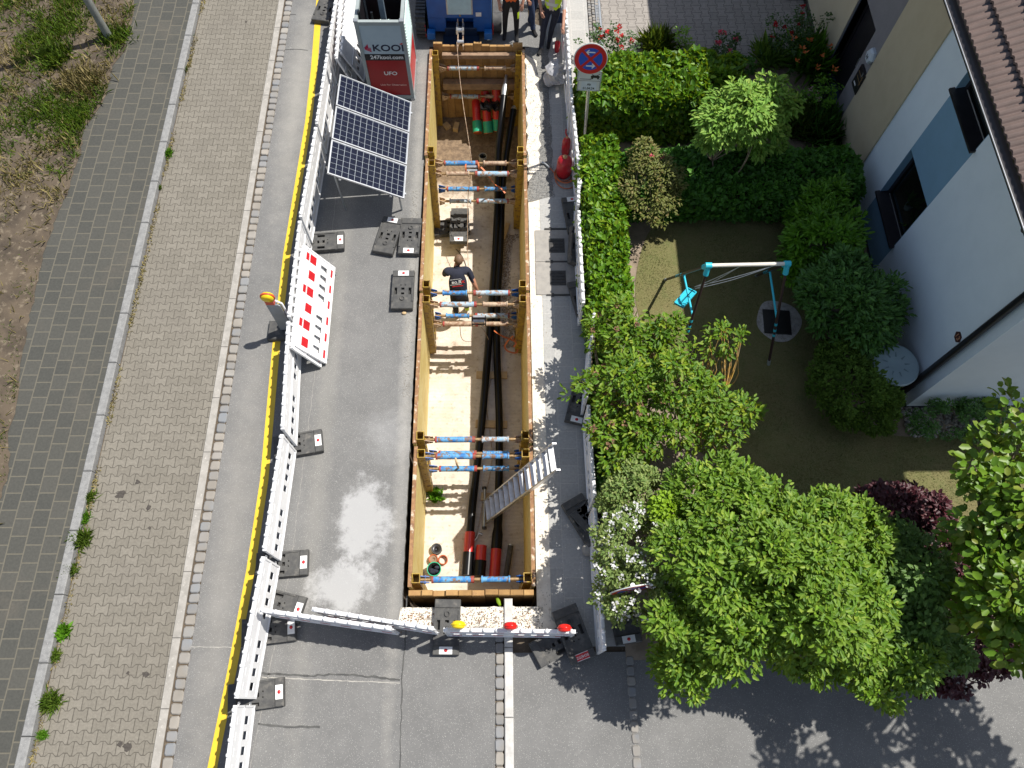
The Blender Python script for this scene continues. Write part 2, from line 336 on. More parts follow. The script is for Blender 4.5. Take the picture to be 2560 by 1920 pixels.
# the broken asphalt edge is a real ragged rim
random.seed(3)
struct('trench_earth_wall', g, M['dirt'])
g = MB()
def rag(x0, y0, x1, y1, nx, ny, wd, nn=70):
    pts = []
    for k in range(nn+1):
        t = k/nn; o = wd*(.5+.5*random.random()); pts.append((x0+(x1-x0)*t + nx*o, y0+(y1-y0)*t + ny*o))
    for k in range(nn):
        a, b = pts[k], pts[k+1]
        c = (x0+(x1-x0)*(k+1)/nn - nx*.03, y0+(y1-y0)*(k+1)/nn - ny*.03); d = (x0+(x1-x0)*k/nn - nx*.03, y0+(y1-y0)*k/nn - ny*.03)
        g.prism([d, a, b, c] if nx+ny > 0 else [d, c, b, a], -.12, .003)
rag(TX0, TY1, TX0, TY0, 1, 0, .035, 160)
struct('cut_asphalt_edge', g, M['asphalt'])
# rubble bed round the right side and the near end
def fan(pts, z, mt, name, jit=.03, seg=.12):
    random.seed(hash(name) % 1000 if False else len(name)*7+3)
    out = []
    for a, b in zip(pts, pts[1:]+pts[:1]):
        L = math.hypot(b[0]-a[0], b[1]-a[1]); k = max(1, int(L/seg))
        for i in range(k):
            t = i/k; out.append((a[0]+(b[0]-a[0])*t + (random.uniform(-jit, jit) if 0 < i else 0), a[1]+(b[1]-a[1])*t + (random.uniform(-jit, jit) if 0 < i else 0)))
    g = MB(); g.poly(out, z); return struct(name, g, mt)
rects_bed = rects(MB(), [(TX1, .74, 1.2, 9.3), (TX0+.02, TX1, 1.12, TY0)], -.006)
struct('rubble_bed', rects_bed, M['bed'])
fan([(-1.62, 1.1), (-1.62, 1.42), (.56, 1.42), (.95, 1.0), (.3, 1.08), (-.5, 1.12)], .006, M['bed'], 'rubble_strip', .035)
fan([(TX1, 9.2), (1.0, 9.35), (1.04, 10.5), (.98, 12.0), (1.05, 13.4), (TX1, 13.4)], .006, M['gravel'], 'gravel_patch', .03)
fan([(TX1, 9.7), (.74, 10.0), (.82, 11.5), (.76, 13.0), (TX1, 13.2)], .010, M['bed'], 'pale_rubble_patch', .04)
# right pavement
struct('pavement', rects(MB(), [(.74, 1.96, .82, 9.6), (1.0, 1.96, 9.6, 30)], .0), M['slab_r'])
struct('concrete_patch', rects(MB(), [(-.9, -.02, 1.0, 1.2)], .003), M['concrete'])
# pale kerb and cobble row at the lower edge
g = MB(); y = -8.0
while y < 1.6:
    L = .98 if y+.98 < 1.4 else 1.55-y
    if L < .2: break
    g.bbox(.0, .13, y, y+L-.008, -.05, .045, .012); y += L
struct('kerb', g, M['white_kerb'])
def stones(rows, name, z=.025, m=None):
    g = MB()
    for x0, x1, y0, y1 in rows:
        j = lambda: random.uniform(-.008, .008)
        a = [(x0+j(), y0+j()), (x1+j(), y0+j()), (x1+j(), y1+j()), (x0+j(), y1+j())]
        cx, cy = (x0+x1)/2, (y0+y1)/2; zt = z + random.uniform(-.006, .006)
        sh = lambda p, k: (cx+(p[0]-cx)*k, cy+(p[1]-cy)*k)
        def oct_(k, z_):
            q = [sh(p, k) for p in a]; o = []
            for i in range(4):
                p, nx, pv = q[i], q[(i+1) % 4], q[i-1]
                o.append((p[0]+(pv[0]-p[0])*.16, p[1]+(pv[1]-p[1])*.16, z_)); o.append((p[0]+(nx[0]-p[0])*.16, p[1]+(nx[1]-p[1])*.16, z_))
            return o
        vs = oct_(1, -.06) + oct_(1, zt-.018) + oct_(.8, zt)
        fs = [tuple(range(16, 24))]
        for k in range(8):
            for r in (0, 8): fs.append((r+k, r+(k+1) % 8, r+8+(k+1) % 8, r+8+k))
        g.add(vs, fs, False)
    return struct(name, g, m or M['cobble'])
random.seed(5)
def row_y(x0, x1, ya, yb, pitch, gap=.012):
    out = []; y = ya
    while y < yb: L = pitch*random.uniform(.85, 1.12); out.append((x0, x1, y, y+L-gap)); y += L
    return out
rows = row_y(-4.955, -4.80, -6, 26, .175, .016)
stones(rows, 'cobble_gutter', .022)
stones(row_y(-.14, -.01, -6, 1.05, .17), 'cobble_row', .02)
stones(row_y(1.86, 1.98, -6, .62, .16), 'cobble_edging', .02)
r2 = []
for k in range(3): r2 += row_y(1.97+k*.085, 1.97+k*.085+.075, 12.6, 22, .09, .01)
stones(r2, 'cobble_strip', .02)
# parking lane of brown interlocking pavers with its flush edging and raised kerb
struct('parking_lane', rects(MB(), [(-6.84, -5.115, -9, 30)], .0), M['tpave'])
g = MB(); y = -8
while y < 28: L = .5 if False else 1.0; g.bbox(-5.11, -4.985, y, y+L-.006, -.05, .012, .006); y += L
struct('edging_strip', g, M['concrete'])
struct('gutter_bed', rects(MB(), [(-4.99, -4.79, -9, 30)], -.012), M['soil'])
g = MB(); y = -8.35
while y < 28: g.bbox(-7.02, -6.87, y, y+.99, -.05, .11, .015); y += 1.0
struct('granite_kerb', g, M['granite'])
struct('left_pavement', rects(MB(), [(-10.5, -7.02, -9, 30)], .085), M['slab_l'])
random.seed(12)
edge = [(-8.35, 30)] + [tuple(G(x, y, .1)[:2]) for x, y in ((335, 0), (328, 58), (310, 127), (280, 166), (270, 224), (247, 262), (208, 339), (181, 444), (168, 486), (150, 513), (135, 559), (112, 617), (69, 810), (42, 984), (8, 1215), (-40, 1500))] + [(-8.6, -9)]
pe = []
for a, b in zip(edge, edge[1:]):
    k = max(2, int(abs(a[1]-b[1])/.09))
    for i in range(k): t = i/k; x = a[0]+(b[0]-a[0])*t; y = a[1]+(b[1]-a[1])*t; pe.append((x + .09*noise.noise(Vector((0, y*1.5, 0))) + .05*noise.noise(Vector((4, y*7, 0))), y))
pe.append(edge[-1])
g = MB()
vs = []; fs = []; nx = 26
for x, y in pe:
    for i in range(nx):
        t = i/(nx-1); xx = x - t*t*8.0; d = x-xx
        vs.append((xx, y, .093 + min(.04, d*.06)*(1+noise.noise(Vector((xx*2, y*2, 0)))) + .025*min(1, d*3)*noise.noise(Vector((xx*5, y*5, 1)))))
for j in range(len(pe)-1):
    for i in range(nx-1): a = j*nx+i; fs.append((a, a+1, a+nx+1, a+nx))
g.add(vs, fs, True)
struct('verge_soil', g, M['soil'])
SOIL_EDGE = pe
# yellow marking tape on the road
g = MB(); ys = [-6+.25*i for i in range(140)]
def yx(y):
    T = [(-6, -4.45), (-.8, -4.21), (.4, -4.12), (2, -4.03), (3.5, -4.0), (6, -4.10), (8, -4.13), (11.3, -4.05), (12.8, -4.08), (14.9, -4.17), (30, -4.4)]
    for (a, b), (c, d) in zip(T, T[1:]):
        if a <= y <= c: return b+(d-b)*(y-a)/(c-a)
    return -4.2
for a, b in zip(ys, ys[1:]): g.poly([(yx(a)-.085, a), (yx(a)+.055, a), (yx(b)+.055, b), (yx(b)-.085, b)], .005)
struct('yellow_road_marking', g, mat('yellow_tape', (.72, .5, .03), (.66, .44, .03), 3, .5, bmp=.1))
# asphalt joints and cracks
M['tar'] = mat('tar_seam', (.06, .06, .06), (.1, .1, .095), 10, .9); M['dust'] = mat('dust_line', (.42, .4, .36), (.3, .29, .27), 10, .95)
def seam(pts, wd, mt, name, jit=.012):
    g = MB(); P2 = []
    for a, b in zip(pts, pts[1:]):
        L = math.dist(a, b); k = max(1, int(L/.07))
        for i in range(k): t = i/k; P2.append((a[0]+(b[0]-a[0])*t+random.uniform(-jit, jit), a[1]+(b[1]-a[1])*t+random.uniform(-jit, jit)))
    P2.append(pts[-1])
    for a, b in zip(P2, P2[1:]):
        d = Vector((b[0]-a[0], b[1]-a[1])); 
        if d.length < 1e-6: continue
        nn = Vector((-d.y, d.x)).normalized()*wd*random.uniform(.3, .6)
        g.poly([(a[0]-nn.x, a[1]-nn.y), (b[0]-nn.x, b[1]-nn.y), (b[0]+nn.x, b[1]+nn.y), (a[0]+nn.x, a[1]+nn.y)], .0045)
    return struct(name, g, mt)
P = lambda *a: [tuple(G(x, y)[:2]) for x, y in a]
seam(P((655, 1683), (760, 1690), (860, 1685), (1000, 1700)), .03, M['tar'], 'road_seam')
seam(P((655, 1693), (760, 1698), (1000, 1708)), .015, M['dust'], 'road_seam', .006)
seam(P((645, 1810), (740, 1818), (800, 1818)), .03, M['tar'], 'road_seam')
seam(P((1018, 1490), (1012, 1620), (1005, 1700), (1000, 1920)), .018, M['tar'], 'road_seam')
seam(P((475, 1617), (560, 1618), (640, 1622)), .012, M['dust'], 'road_seam', .005)
seam(P((706, 125), (745, 123), (770, 126)), .016, M['tar'], 'road_seam')
seam(P((708, 38), (740, 36)), .02, M['tar'], 'road_seam')
seam([(-3.7, -1), (-3.42, 2), (-3.35, 6), (-3.3, 13)], .014, mat('faint_dust', (.26, .25, .235), (.19, .185, .18), 14, .95), 'road_seam', .01)
# garden: dry soil bed, lawn
g = MB(); g.poly([(1.86, .62), (12, .62), (12, 30), (7.05, 30), (7.05, 13.1), (2.3, 13.1), (2.3, 12.6), (1.9, 12.6)], .004)
struct('garden_bed', g, M['dsoil'])
def blobpoly(pts, n=5):
    out = []
    k = len(pts)
    for i in range(k):
        p0, p1, p2, p3 = [Vector((*pts[(i+j-1) % k], 0)) for j in range(4)]
        for t in range(n):
            t /= n; v = .5*((2*p1)+(p2-p0)*t+(2*p0-5*p1+4*p2-p3)*t*t+(3*p1-3*p2+p3-p0)*t**3); out.append((v.x, v.y))
    return out
g = MB(); LAWN = blobpoly(P((1640, 560), (1720, 540), (1960, 520), (2010, 640), (2060, 800), (2110, 1010), (2240, 1090), (2560, 1100), (2700, 1300), (2300, 1500), (1960, 1250), (1740, 1120), (1640, 900), (1590, 760), (1600, 640)))
g.poly(LAWN, .012); struct('lawn', g, M['lawn'])
g = MB(); g.poly([(2.27, 13.12), (6.98, 13.12), (6.98, 30), (2.27, 30)], .009); struct('driveway', g, M['drive'])
g = MB(); g.poly(P((2050, 190), (2110, 150), (2130, 260), (2110, 330), (2040, 330)), .010); struct('doorstep', g, mat('exposed_aggregate', (.16, .14, .13), (.09, .08, .075), 25, .9, bmp=.8))

# dark stains on the pavers
random.seed(21)
M['stain'] = mat('dark_stain', (.045, .038, .032), (.075, .066, .056), 30, .8, bmp=.3)
for px, py, rr in ((303, 1236, .10), (345, 1205, .05), (372, 1268, .05), (365, 1685, .06), (318, 1870, .08), (300, 1860, .05), (615, 55, .035), (320, 1683, .03), (374, 1320, .03)):
    c = G(px, py); n = 16; g = MB(); g.poly([(c.x+rr*random.uniform(.45, 1.1)*math.cos(2*math.pi*k/n), c.y+rr*random.uniform(.45, 1.1)*math.sin(2*math.pi*k/n)) for k in range(n)], .0048); struct('oil_stain', g, M['stain'])
# ================================================================== trench shoring
ZF = -2.12
def strut_parts(root, x0, x1, y, z, style, flip=False):
    """a telescopic spindle strut: sleeve, collar, thread, outer tube, end claws"""
    a, b = style
    L = x1-x0; f = (lambda t: x1-(t)*L) if flip else (lambda t: x0+t*L)
    tb = MB().tube([(f(.11), y, z), (f(.52), y, z)], .052, 14); st = tb.build('strut', M[a], root)
    MB().tube([(f(.105), y, z), (f(.125), y, z)], .056, 14).build('collar', M['s_red'], st); MB().tube([(f(.49), y, z), (f(.52), y, z)], .057, 14).build('collar', M['s_red'], st)
    MB().tube([(f(.0), y, z), (f(1), y, z)], .028, 12).build('spindle', M['brass'], st)
    m2 = MB().tube([(f(.6), y, z), (f(.86), y, z)], .045, 14)
    m2.tube([(f(.59), y, z), (f(.605), y, z)], .06, 14).tube([(f(.855), y, z), (f(.87), y, z)], .06, 14)
    for t in (.65, .7, .76, .81): m2.tube([(f(t), y, z), (f(t)+.008, y, z)], .05, 14)
    m2.build('outer_tube', M[b], st)
    for t0, t1 in ((0, .085), (1, .93)):
        m3 = MB(); xa, xb = f(t0), f(t1)
        for s in (-1, 1): m3.add([(xa, y+s*.05, z-.09), (xa, y+s*.05, z+.09), (xb, y+s*.05, z+.03), (xb, y+s*.05, z-.03), (xa, y+s*.04, z-.09), (xa, y+s*.04, z+.09), (xb, y+s*.04, z+.03), (xb, y+s*.04, z-.03)],
              [(0, 1, 2, 3), (7, 6, 5, 4), (0, 4, 5, 1), (1, 5, 6, 2), (2, 6, 7, 3), (3, 7, 4, 0)])
        m3.tube([((xb+xa)/2, y-.065, z), ((xb+xa)/2, y+.065, z)], .016, 8)
        m3.build('end_claw', M['machine'] if b == 's_blue' else M['s_tan'], st)
    return st
def post(root, x, y, sx):
    m = MB(); w_, t = .065, .012
    # hollow rectangular rail, open at the top
    for (xa, xb, ya, yb) in ((x-w_, x+w_, y-w_-.01, y-w_-.01+t), (x-w_, x+w_, y+w_+.01-t, y+w_+.01), (x-w_, x-w_+t, y-w_+.002, y+w_-.002), (x+w_-t, x+w_, y-w_+.002, y+w_-.002)):
        m.box(xa, xb, ya, yb, ZF+.1, .14)
    m.box(x-w_+t, x+w_-t, y-w_+.004, y+w_-.004, ZF+.1, -.12)
    for z in (-.05, -.45, -.85, -1.25, -1.65):
        m.tube([(x-sx*w_-sx*.004, y, z), (x-sx*(w_+.014), y, z)], .02, 8)
        m.tube([(x, y-w_-.012, z), (x, y-w_-.02, z)], .016, 8)
    m.v = [(x_-.06*(.1-z_)/2.2, y_, z_) for x_, y_, z_ in m.v]
    return m.build('post', M['yel2'], root)
random.seed(2)
def shear(m): m.v = [(x-.06*(.1-z)/2.2, y, z) for x, y, z in m.v]
def shoring(y0, y1, label, stA, stB, zs=(-.2, -.98), near=True, far=True, dx=(0, 0)):
    yc = (y0+y1)/2; r = thing('trench_shoring_box', label, 'trench shoring', (-.5, yc, 0), group='steel shoring boxes lining the trench')
    for s, xi, dd in ((-1, -1.46, dx[0]), (1, .44, dx[1])):
        m = MB(); xi += dd; xo = xi + s*.05
        a, b = sorted((xi, xo)); m.box(a, b, y0, y1, ZF, .09)
        shear(m); pn = m.build('side_panel', M['plate'], r)
        MB().box(a-.006, b+.006, y0-.001, y1+.001, .09, .115).build('top_rail', M['rust'], pn)
        for e, yy in ((-1, y0+.13), (1, y1-.13)):
            post(r, xi - s*.068, yy, s)
    for yy, on, sts in ((y0+.13, near, stA), (y1-.13, far, stB)):
        if on:
            for z, st in zip(zs, sts):
                if st: strut_parts(r, -1.33+dx[0], .31+dx[1], yy, z, st[:2], st[2] if len(st) > 2 else False)
    return r
shoring(1.72, 4.04, 'nearest shoring box with blue struts, the ladder leaning over it', [('s_blue', 's_blue'), None], [('s_blue', 's_blue'), ('s_blue', 's_blue')], zs=(-.03, -.75), dx=(.0, .0))
shoring(4.1, 7.04, 'long empty shoring box south of the worker, planks lying on its floor', [('s_blue', 's_pale'), ('s_blue', 's_blue')], [('s_pale', 's_tan'), ('s_tan', 's_tan')], zs=(-.08, -.85), dx=(-.03, .0))
shoring(7.1, 10.2, 'shoring box in which the worker in the dark T-shirt stands', [('s_pale', 's_blue', True), ('s_pale', 's_blue', True)], [('s_pale', 's_tan', True), ('s_pale', 's_pale', True)], zs=(-.2, -1.1), dx=(-.04, .0))
shoring(10.28, 13.22, 'farthest shoring box ending at the tall plank wall', [('s_blue', 's_tan'), ('s_blue', 's_blue')], [('s_pale', 's_tan'), ('s_pale', 's_tan')], zs=(-.28, -1.12), dx=(-.07, .0))
# plank walls at both ends
def plankwall(y, x0, x1, zt, label, thick=.06, lean=0, jit=.05, n=11):
    m = MB(); x = x0; wd = (x1-x0)/n
    for k in range(n):
        w_ = wd*random.uniform(.85, 1.12) if k < n-1 else x1-x
        z = zt+random.uniform(-jit, jit); yy = y+random.uniform(-.006, .006)
        m.mi = random.choice((0, 0, 1)); m.bbox(x, x+w_-.006, yy, yy+thick, ZF, z, .008); x += w_
    o = m.build('plank_wall', [M['wood'], mat('darker_timber', (.33, .19, .065), (.24, .13, .045), 5, .8, bmp=.3)])
    return tag(o, label, 'plank wall', 'timber end walls of the trench')
plankwall(13.25, -1.5, .46, .2, 'tall plank wall closing the far end of the trench below the blue machine')
plankwall(1.58, -1.5, .47, .13, 'short row of sawn planks closing the near end of the trench', .085, n=10)
def beam(p0, p1, w_, h, m, label, group=None, name='timber_beam', cat='timber beam'):
    p0, p1 = Vector(p0), Vector(p1); d = p1-p0; L = d.length; mb = MB(); mb.bbox(-L/2, L/2, -w_/2, w_/2, -h/2, h/2, .006)
    o = mb.build(name, m); o.location = (p0+p1)/2; o.rotation_euler = d.to_track_quat('X', 'Z').to_euler(); return tag(o, label, cat, group)
beam((-1.32, 13.18, -.02), (.3, 13.18, -.02), .1, .1, M['wood3'], 'upper grey beam across the far plank wall, just above its strut')
beam((-1.35, 13.12, -.78), (.32, 13.12, -.78), .17, .17, M['wood3'], 'thick lower brown beam across the far plank wall')
GP = 'boards lying under the black pipes'
def gb(x, y, z=ZF+.03): return G(x, y, z)
beam(gb(1191, 937), gb(1268, 938), .16, .045, M['wood2'], 'light board on the trench floor under both pipes, the one farther from the ladder', GP, 'board', 'board')
beam(gb(1189, 1059), gb(1268, 1062), .16, .045, M['wood2'], 'light board under both pipes just beyond the blue struts and the ladder', GP, 'board', 'board')
beam(gb(1202, 1241), gb(1276, 1246), .16, .045, M['wood2'], 'board half hidden beneath the foot of the ladder', GP, 'board', 'board')
beam(gb(1270, 558), gb(1258, 598), .1, .03, M['wood2'], 'short loose board lying lengthwise right of the pipes in the worker\'s box', GP, 'board', 'board')
beam(G(1135, 318, ZF+.1), G(1147, 320, ZF+.1), .22, .16, M['wood2'], 'larger pale wood block on the soil at the foot of the far plank wall', 'wood blocks at the far end', 'wood_block', 'wood block')
o = beam(G(1112, 312, ZF+.1), G(1122, 322, ZF+.1), .14, .14, M['wood2'], 'small tilted wood block left of the larger block by the far wall', 'wood blocks at the far end', 'wood_block', 'wood block')
# pipes
def smooth(pts, k=6):
    pts = [Vector(p) for p in pts]; out = []
    for i in range(len(pts)-1):
        p0 = pts[max(i-1, 0)]; p1 = pts[i]; p2 = pts[i+1]; p3 = pts[min(i+2, len(pts)-1)]
        for t in range(k):
            t /= k; out.append(.5*((2*p1)+(p2-p0)*t+(2*p0-5*p1+4*p2-p3)*t*t+(3*p1-3*p2+p3-p0)*t**3))
    out.append(pts[-1]); return out
def zy(pts): return [G(x, y, z) for x, y, z in pts]
ZP = ZF+.1
p1 = smooth(zy([(1168, 1432, ZP), (1181, 1266, ZP), (1208, 1020, ZP), (1232, 720, ZP), (1239, 620, ZP+.1), (1243.5, 504, -1.5), (1246, 383, -1.1), (1252, 320, -.9), (1260, 240, -.66)]))
r = thing('black_pipe', 'long glossy black pipe with a pointed pulling head, the left of the crossing pair', 'pipe', p1[0])
MB().tube(p1, .078, 18).build('pipe_body', M['pipe'], r)
tip = [p1[-1], p1[-1]+(p1[-1]-p1[-2]).normalized()*.12, p1[-1]+(p1[-1]-p1[-2]).normalized()*.34, p1[-1]+(p1[-1]-p1[-2]).normalized()*.5]
MB().tube(tip, [.072, .08, .045, .03], 18).build('pulling_head', M['steel'], r)
d = (p1[1]-p1[0]).normalized()
MB().tube([p1[0]+d*.38, p1[0]+d*.76], .098, 20).build('red_sleeve', M['redpipe'], r)
MB().tube([p1[0]-d*.05, p1[0]+d*.38], .108, 20).build('end_sleeve', M['pipe'], r)
p2 = smooth(zy([(1236, 1440, ZP), (1240, 1385, ZP), (1244, 1330, ZP), (1245, 1272, ZP), (1248, 1170, ZP), (1248, 1049, ZP), (1245, 960, ZP), (1242, 860, ZP), (1243, 745, ZP), (1250.6, 624.6, ZP+.1), (1255.5, 480, -1.5), (1264, 400, -1.3), (1272, 350, -1.15), (1284, 275, -.95)]))
r = thing('black_pipe', 'right one of the crossing black pipes, with red and yellow rings near its far end', 'pipe', p2[0])
MB().tube(p2, .076, 18).build('pipe_body', M['pipe'], r)
d2 = (p2[6]-p2[0]).normalized(); a = p2[0]
MB().tube([a-d2*.05, a+d2*.5], .1, 20).build('red_sleeve', M['redpipe'], r)
MB().tube([a+d2*.5, a+d2*.78, a+d2*.95, a+d2*1.3], [.105, .105, .076, .076], 20).build('coupling', M['pipe'], r)
MB().tube([a+d2*1.3, a+d2*1.34], .08, 20).build('yellow_ring', M['yel2'], r)
q = p2[-1]; e = (p2[-7]-p2[-1]).normalized()
MB().tube([q+e*.42, q+e*.58], .075, 18).build('red_band', M['redpipe'], r)
MB().tube([q+e*.66, q+e*.70], .075, 18).build('yellow_ring', mat('tape_yellow', (.8, .62, .02), None, 8, .5), r)
MB().tube([q, q-e*.06, q-e*.1], [.072, .06, .03], 18).build('end_cap', M['steel'], r)
r = thing('duct_stub', 'short red duct with a black sleeve between the two black pipes at the near end', 'duct', zy([(1200, 1443, ZP)])[0], group='duct stubs at the near end')
a, b = zy([(1198, 1440, ZP+.02), (1204, 1364, ZP+.02)]); d = (b-a)
MB().tube([a, a+d*.5], .115, 20).build('sleeve', M['pipe'], r); MB().tube([a+d*.5, b], .1, 20).build('red_duct', M['redpipe'], r)
r = thing('duct_stub', 'thin black duct stub with a pale rim, rightmost at the near end', 'duct', zy([(1266, 1443, ZP)])[0], group='duct stubs at the near end')
a, b = zy([(1265, 1440, ZP), (1277, 1362, ZP)]); MB().tube([a, b], .052, 16).build('duct_body', M['rubber'], r); MB().tube([a+(b-a)*.97, b+(b-a)*.01], .056, 16).build('rim', M['steel'], r)
for k, ((xa, ya), (xb, yb), lb) in enumerate((((1190, 262), (1194.5, 333), 'left red duct with green collar and orange cap at the far wall'), ((1217, 285), (1221, 334), 'middle red duct with green collar, half under the black sheet'), ((1242, 288), (1243, 327), 'right red duct with green collar, partly behind the black pipe'))):
    b = G(xb, yb, ZF+.32); a = b + (G(xa, ya, ZF+.62)-b).normalized()*.95; d = (a-b).normalized()
    r = thing('capped_duct', lb, 'duct', b, group='red capped ducts at the far end')
    MB().tube([b+d*.2, a], .1, 20).build('red_duct', M['redpipe'], r)
    MB().tube([b+d*.02, b+d*.05, b+d*.26, b+d*.28], [.113, .116, .116, .108], 20).build('collar', M['green'], r)
    MB().tube([b-d*.0, b+d*.03], [.1, .108], 20).build('end_cap', M['capor'], r)
m = MB(); c = G(1230, 263, ZF+.95); vs = []
for j in range(5):
    for i in range(9):
        vs.append((c.x-.27+.54*i/8, c.y-.12+.24*j/4, c.z+.03*math.sin(i*1.9+j)+.03*math.cos(i*3.1)-j*.0))
vs += [(x, y, z-.05) for x, y, z in vs]
fs = [(j*9+i, j*9+i+1, j*9+i+10, j*9+i+9) for j in range(4) for i in range(8)]
fs += [tuple(45+v for v in f[::-1]) for f in fs]
rim = [i for i in range(9)] + [9*j+8 for j in range(1, 5)] + [36+i for i in range(7, -1, -1)] + [9*j for j in range(3, 0, -1)]
fs += [(rim[k], rim[k-1], 45+rim[k-1], 45+rim[k]) for k in range(len(rim))]
m.add(vs, fs, False); tag(m.build('plastic_sheet', M['black']), 'black plastic sheet lying over the red ducts', 'plastic sheet')
# small things in the trench
c = G(1208, 412, ZF)
r = thing('shaft_pipe', 'short upright pale pipe with a dark open mouth standing on the trench floor', 'pipe', c)
MB().lathe([(.09, 0), (.095, .32), (.082, .32), (.078, .1), (0, .1)], 24, c).build('pipe_body', M['concrete'], r)
MB().lathe([(.08, .305), (.055, .3), (.05, .2)], 24, c).build('seal', M['black'], r)
def ring(px, py, label, rad, mt, ht=.09, fill=None):
    c = G(px, py, ZF+.02); r = thing('duct_ring', label, 'pipe ring', c, group='rings left in the near corner')
    MB().lathe([(rad, 0), (rad*1.03, ht), (rad*.85, ht), (rad*.82, .0), (rad, 0)], 26, c).build('ring_body', mt, r)
    if fill: MB().lathe([(rad*.84, ht*.7), (rad*.3, ht*.75), (rad*.28, ht*.4), (0, ht*.4)], 20, c).build('inner_cap', fill, r)
ring(1092, 1374, 'dark rubber ring with a hub, back one in the near left corner', .1, M['rubber'], .1, M['dark'])
ring(1084, 1399, 'orange ring filled by a brown cap, left one in the near corner', .085, M['capor'], .08, M['wood3'])
ring(1108, 1401, 'open orange-brown ring, right one in the near corner', .088, M['capor'], .08)
c = G(1088, 1428, ZF); r = thing('bucket', 'bucket with a green rim full of dark rags in the near left corner', 'bucket', c)
MB().lathe([(.095, 0), (.125, .24), (.118, .24), (.09, .02), (0, .02)], 26, c).build('bucket_body', M['black'], r)
MB().lathe([(.118, .235), (.133, .235), (.133, .252), (.118, .252), (.118, .235)], 26, c).build('rim', M['green'], r)
m = MB(); random.seed(4)
for k in range(7): m.sphere((c.x+random.uniform(-.06, .06), c.y+random.uniform(-.06, .06), c.z+.2), .045, 8, 6, (1.2, .8, .9))
m.build('rags', M['navy'], r)
# winch cable over the rollers
cab = smooth(zy([(1142, 105, .35), (1148, 180, .1), (1158, 262, -.1), (1170, 340, -.25), (1179, 408, -.38), (1174, 455, -.5), (1170, 499, -.8), (1169, 580, -1.2), (1170, 649, -1.5), (1176, 757, -1.6), (1190, 800, -1.5), (1212, 830, -1.8), (1229, 872, ZF+.05), (1231, 930, ZF+.03), (1220, 980, ZF+.03), (1217, 1020, ZF+.03), (1230, 1130, ZF+.03), (1222, 1200, ZF+.03), (1206, 1260, ZF+.03), (1200, 1300, ZF+.03), (1186, 1355, ZF+.03)]), 8)
tag(MB().tube(cab, .0065, 6).build('winch_cable', M['s_tan']), 'thin steel cable running from the blue machine down into the trench', 'cable')
loop = smooth(zy([(1140, 623, ZF+.02), (1152, 636, ZF+.02), (1160, 650, ZF+.02), (1166, 668, ZF+.02), (1169, 690, ZF+.02)]), 5)
tag(MB().tube(loop, .008, 6).build('cable_loop', M['rubber']), 'thin dark cord curving over the sunlit floor beyond the worker', 'cord')
def rollers(px, py, z, label):
    c = G(px, py, z); r = thing('cable_roller', label, 'cable roller', c, group='rollers strapped to the struts')
    m = MB()
    for s in (-1, 1): m.box(c.x+s*.13-.01, c.x+s*.13+.01, c.y-.06, c.y+.1, c.z-.09, c.z+.05)
    m.box(c.x-.14, c.x+.14, c.y+.06, c.y+.085, c.z-.06, c.z-.03); m.box(c.x-.14, c.x+.14, c.y-.05, c.y-.03, c.z-.06, c.z-.03)
    m.build('frame', M['dark'], r)
    MB().tube([(c.x-.11, c.y, c.z), (c.x+.11, c.y, c.z)], .035, 14).build('roller', M['steel'], r)
    MB().tube([(c.x-.11, c.y+.09, c.z+.02), (c.x+.11, c.y+.09, c.z+.02)], .028, 14).build('roller', M['alu'], r)
rollers(1180, 427, -.3, 'steel cable roller strapped to the far pair of struts')
rollers(1197, 803, -.55, 'steel cable roller hanging under the middle struts near the worker')
def strap(pts, label, wd=.035):
    p = smooth(zy(pts), 5); m = MB()
    vs = []
    for i, q in enumerate(p):
        d = (p[min(i+1, len(p)-1)]-p[max(i-1, 0)]); s = d.cross(Vector((0, 0, 1))); s = s.normalized()*wd/2 if s.length > 1e-6 else Vector((wd/2, 0, 0))
        vs += [q-s, q+s, q+s+Vector((0, 0, .004)), q-s+Vector((0, 0, .004))]
    k = len(p); fs = []
    for i in range(k-1):
        for j in range(4): fs.append((4*i+j, 4*i+(j+1) % 4, 4*i+4+(j+1) % 4, 4*i+4+j))
    m.add(vs, fs); return tag(m.build('lashing_strap', M['orange']), label, 'strap', 'orange lashing straps')
strap([(1202, 418, -.25), (1212, 428, -.3), (1225, 445, -.35), (1238, 462, -.7), (1252, 470, -.75), (1263, 483, -.8)], 'orange strap trailing across the far end of the black pipes')
strap([(1235, 827, -.95), (1255, 840, -1.2), (1275, 848, -1.3), (1290, 856, -1.35), (1284, 868, -1.4)], 'orange strap slung from the lower middle strut to the right panel')
strap([(1283, 840, -1.6), (1270, 852, -1.7), (1262, 866, -1.8), (1270, 878, -1.85), (1290, 882, -1.85), (1294, 868, -1.8), (1284, 845, -1.6)], 'knotted end of orange strap coiled by the right trench wall')
strap([(1165, 410, -.21), (1164, 418, -.19), (1167, 430, -.3)], 'orange strap holding the far roller, left loop', .03)
strap([(1195, 405, -.2), (1197, 415, -.2), (1197, 428, -.3)], 'orange strap holding the far roller, right loop', .03)
m = MB().tube(zy([(1137, 1138, -.02), (1140, 1150, .0), (1142, 1160, -.05), (1146, 1170, -.72)]), .018, 8)
tag(m.build('rag', M['wood2']), 'tan rag knotted over the blue struts left of the ladder', 'rag')
m = MB().tube(zy([(1212, 1222, ZF+.1), (1211, 1270, ZF+.1), (1210, 1318, ZF+.1)]), .026, 12)
r = thing('steel_rod', 'grey steel rod with black ends lying at the foot of the ladder', 'rod', G(1211, 1270, ZF+.1)); m.build('rod_body', M['steel'], r)
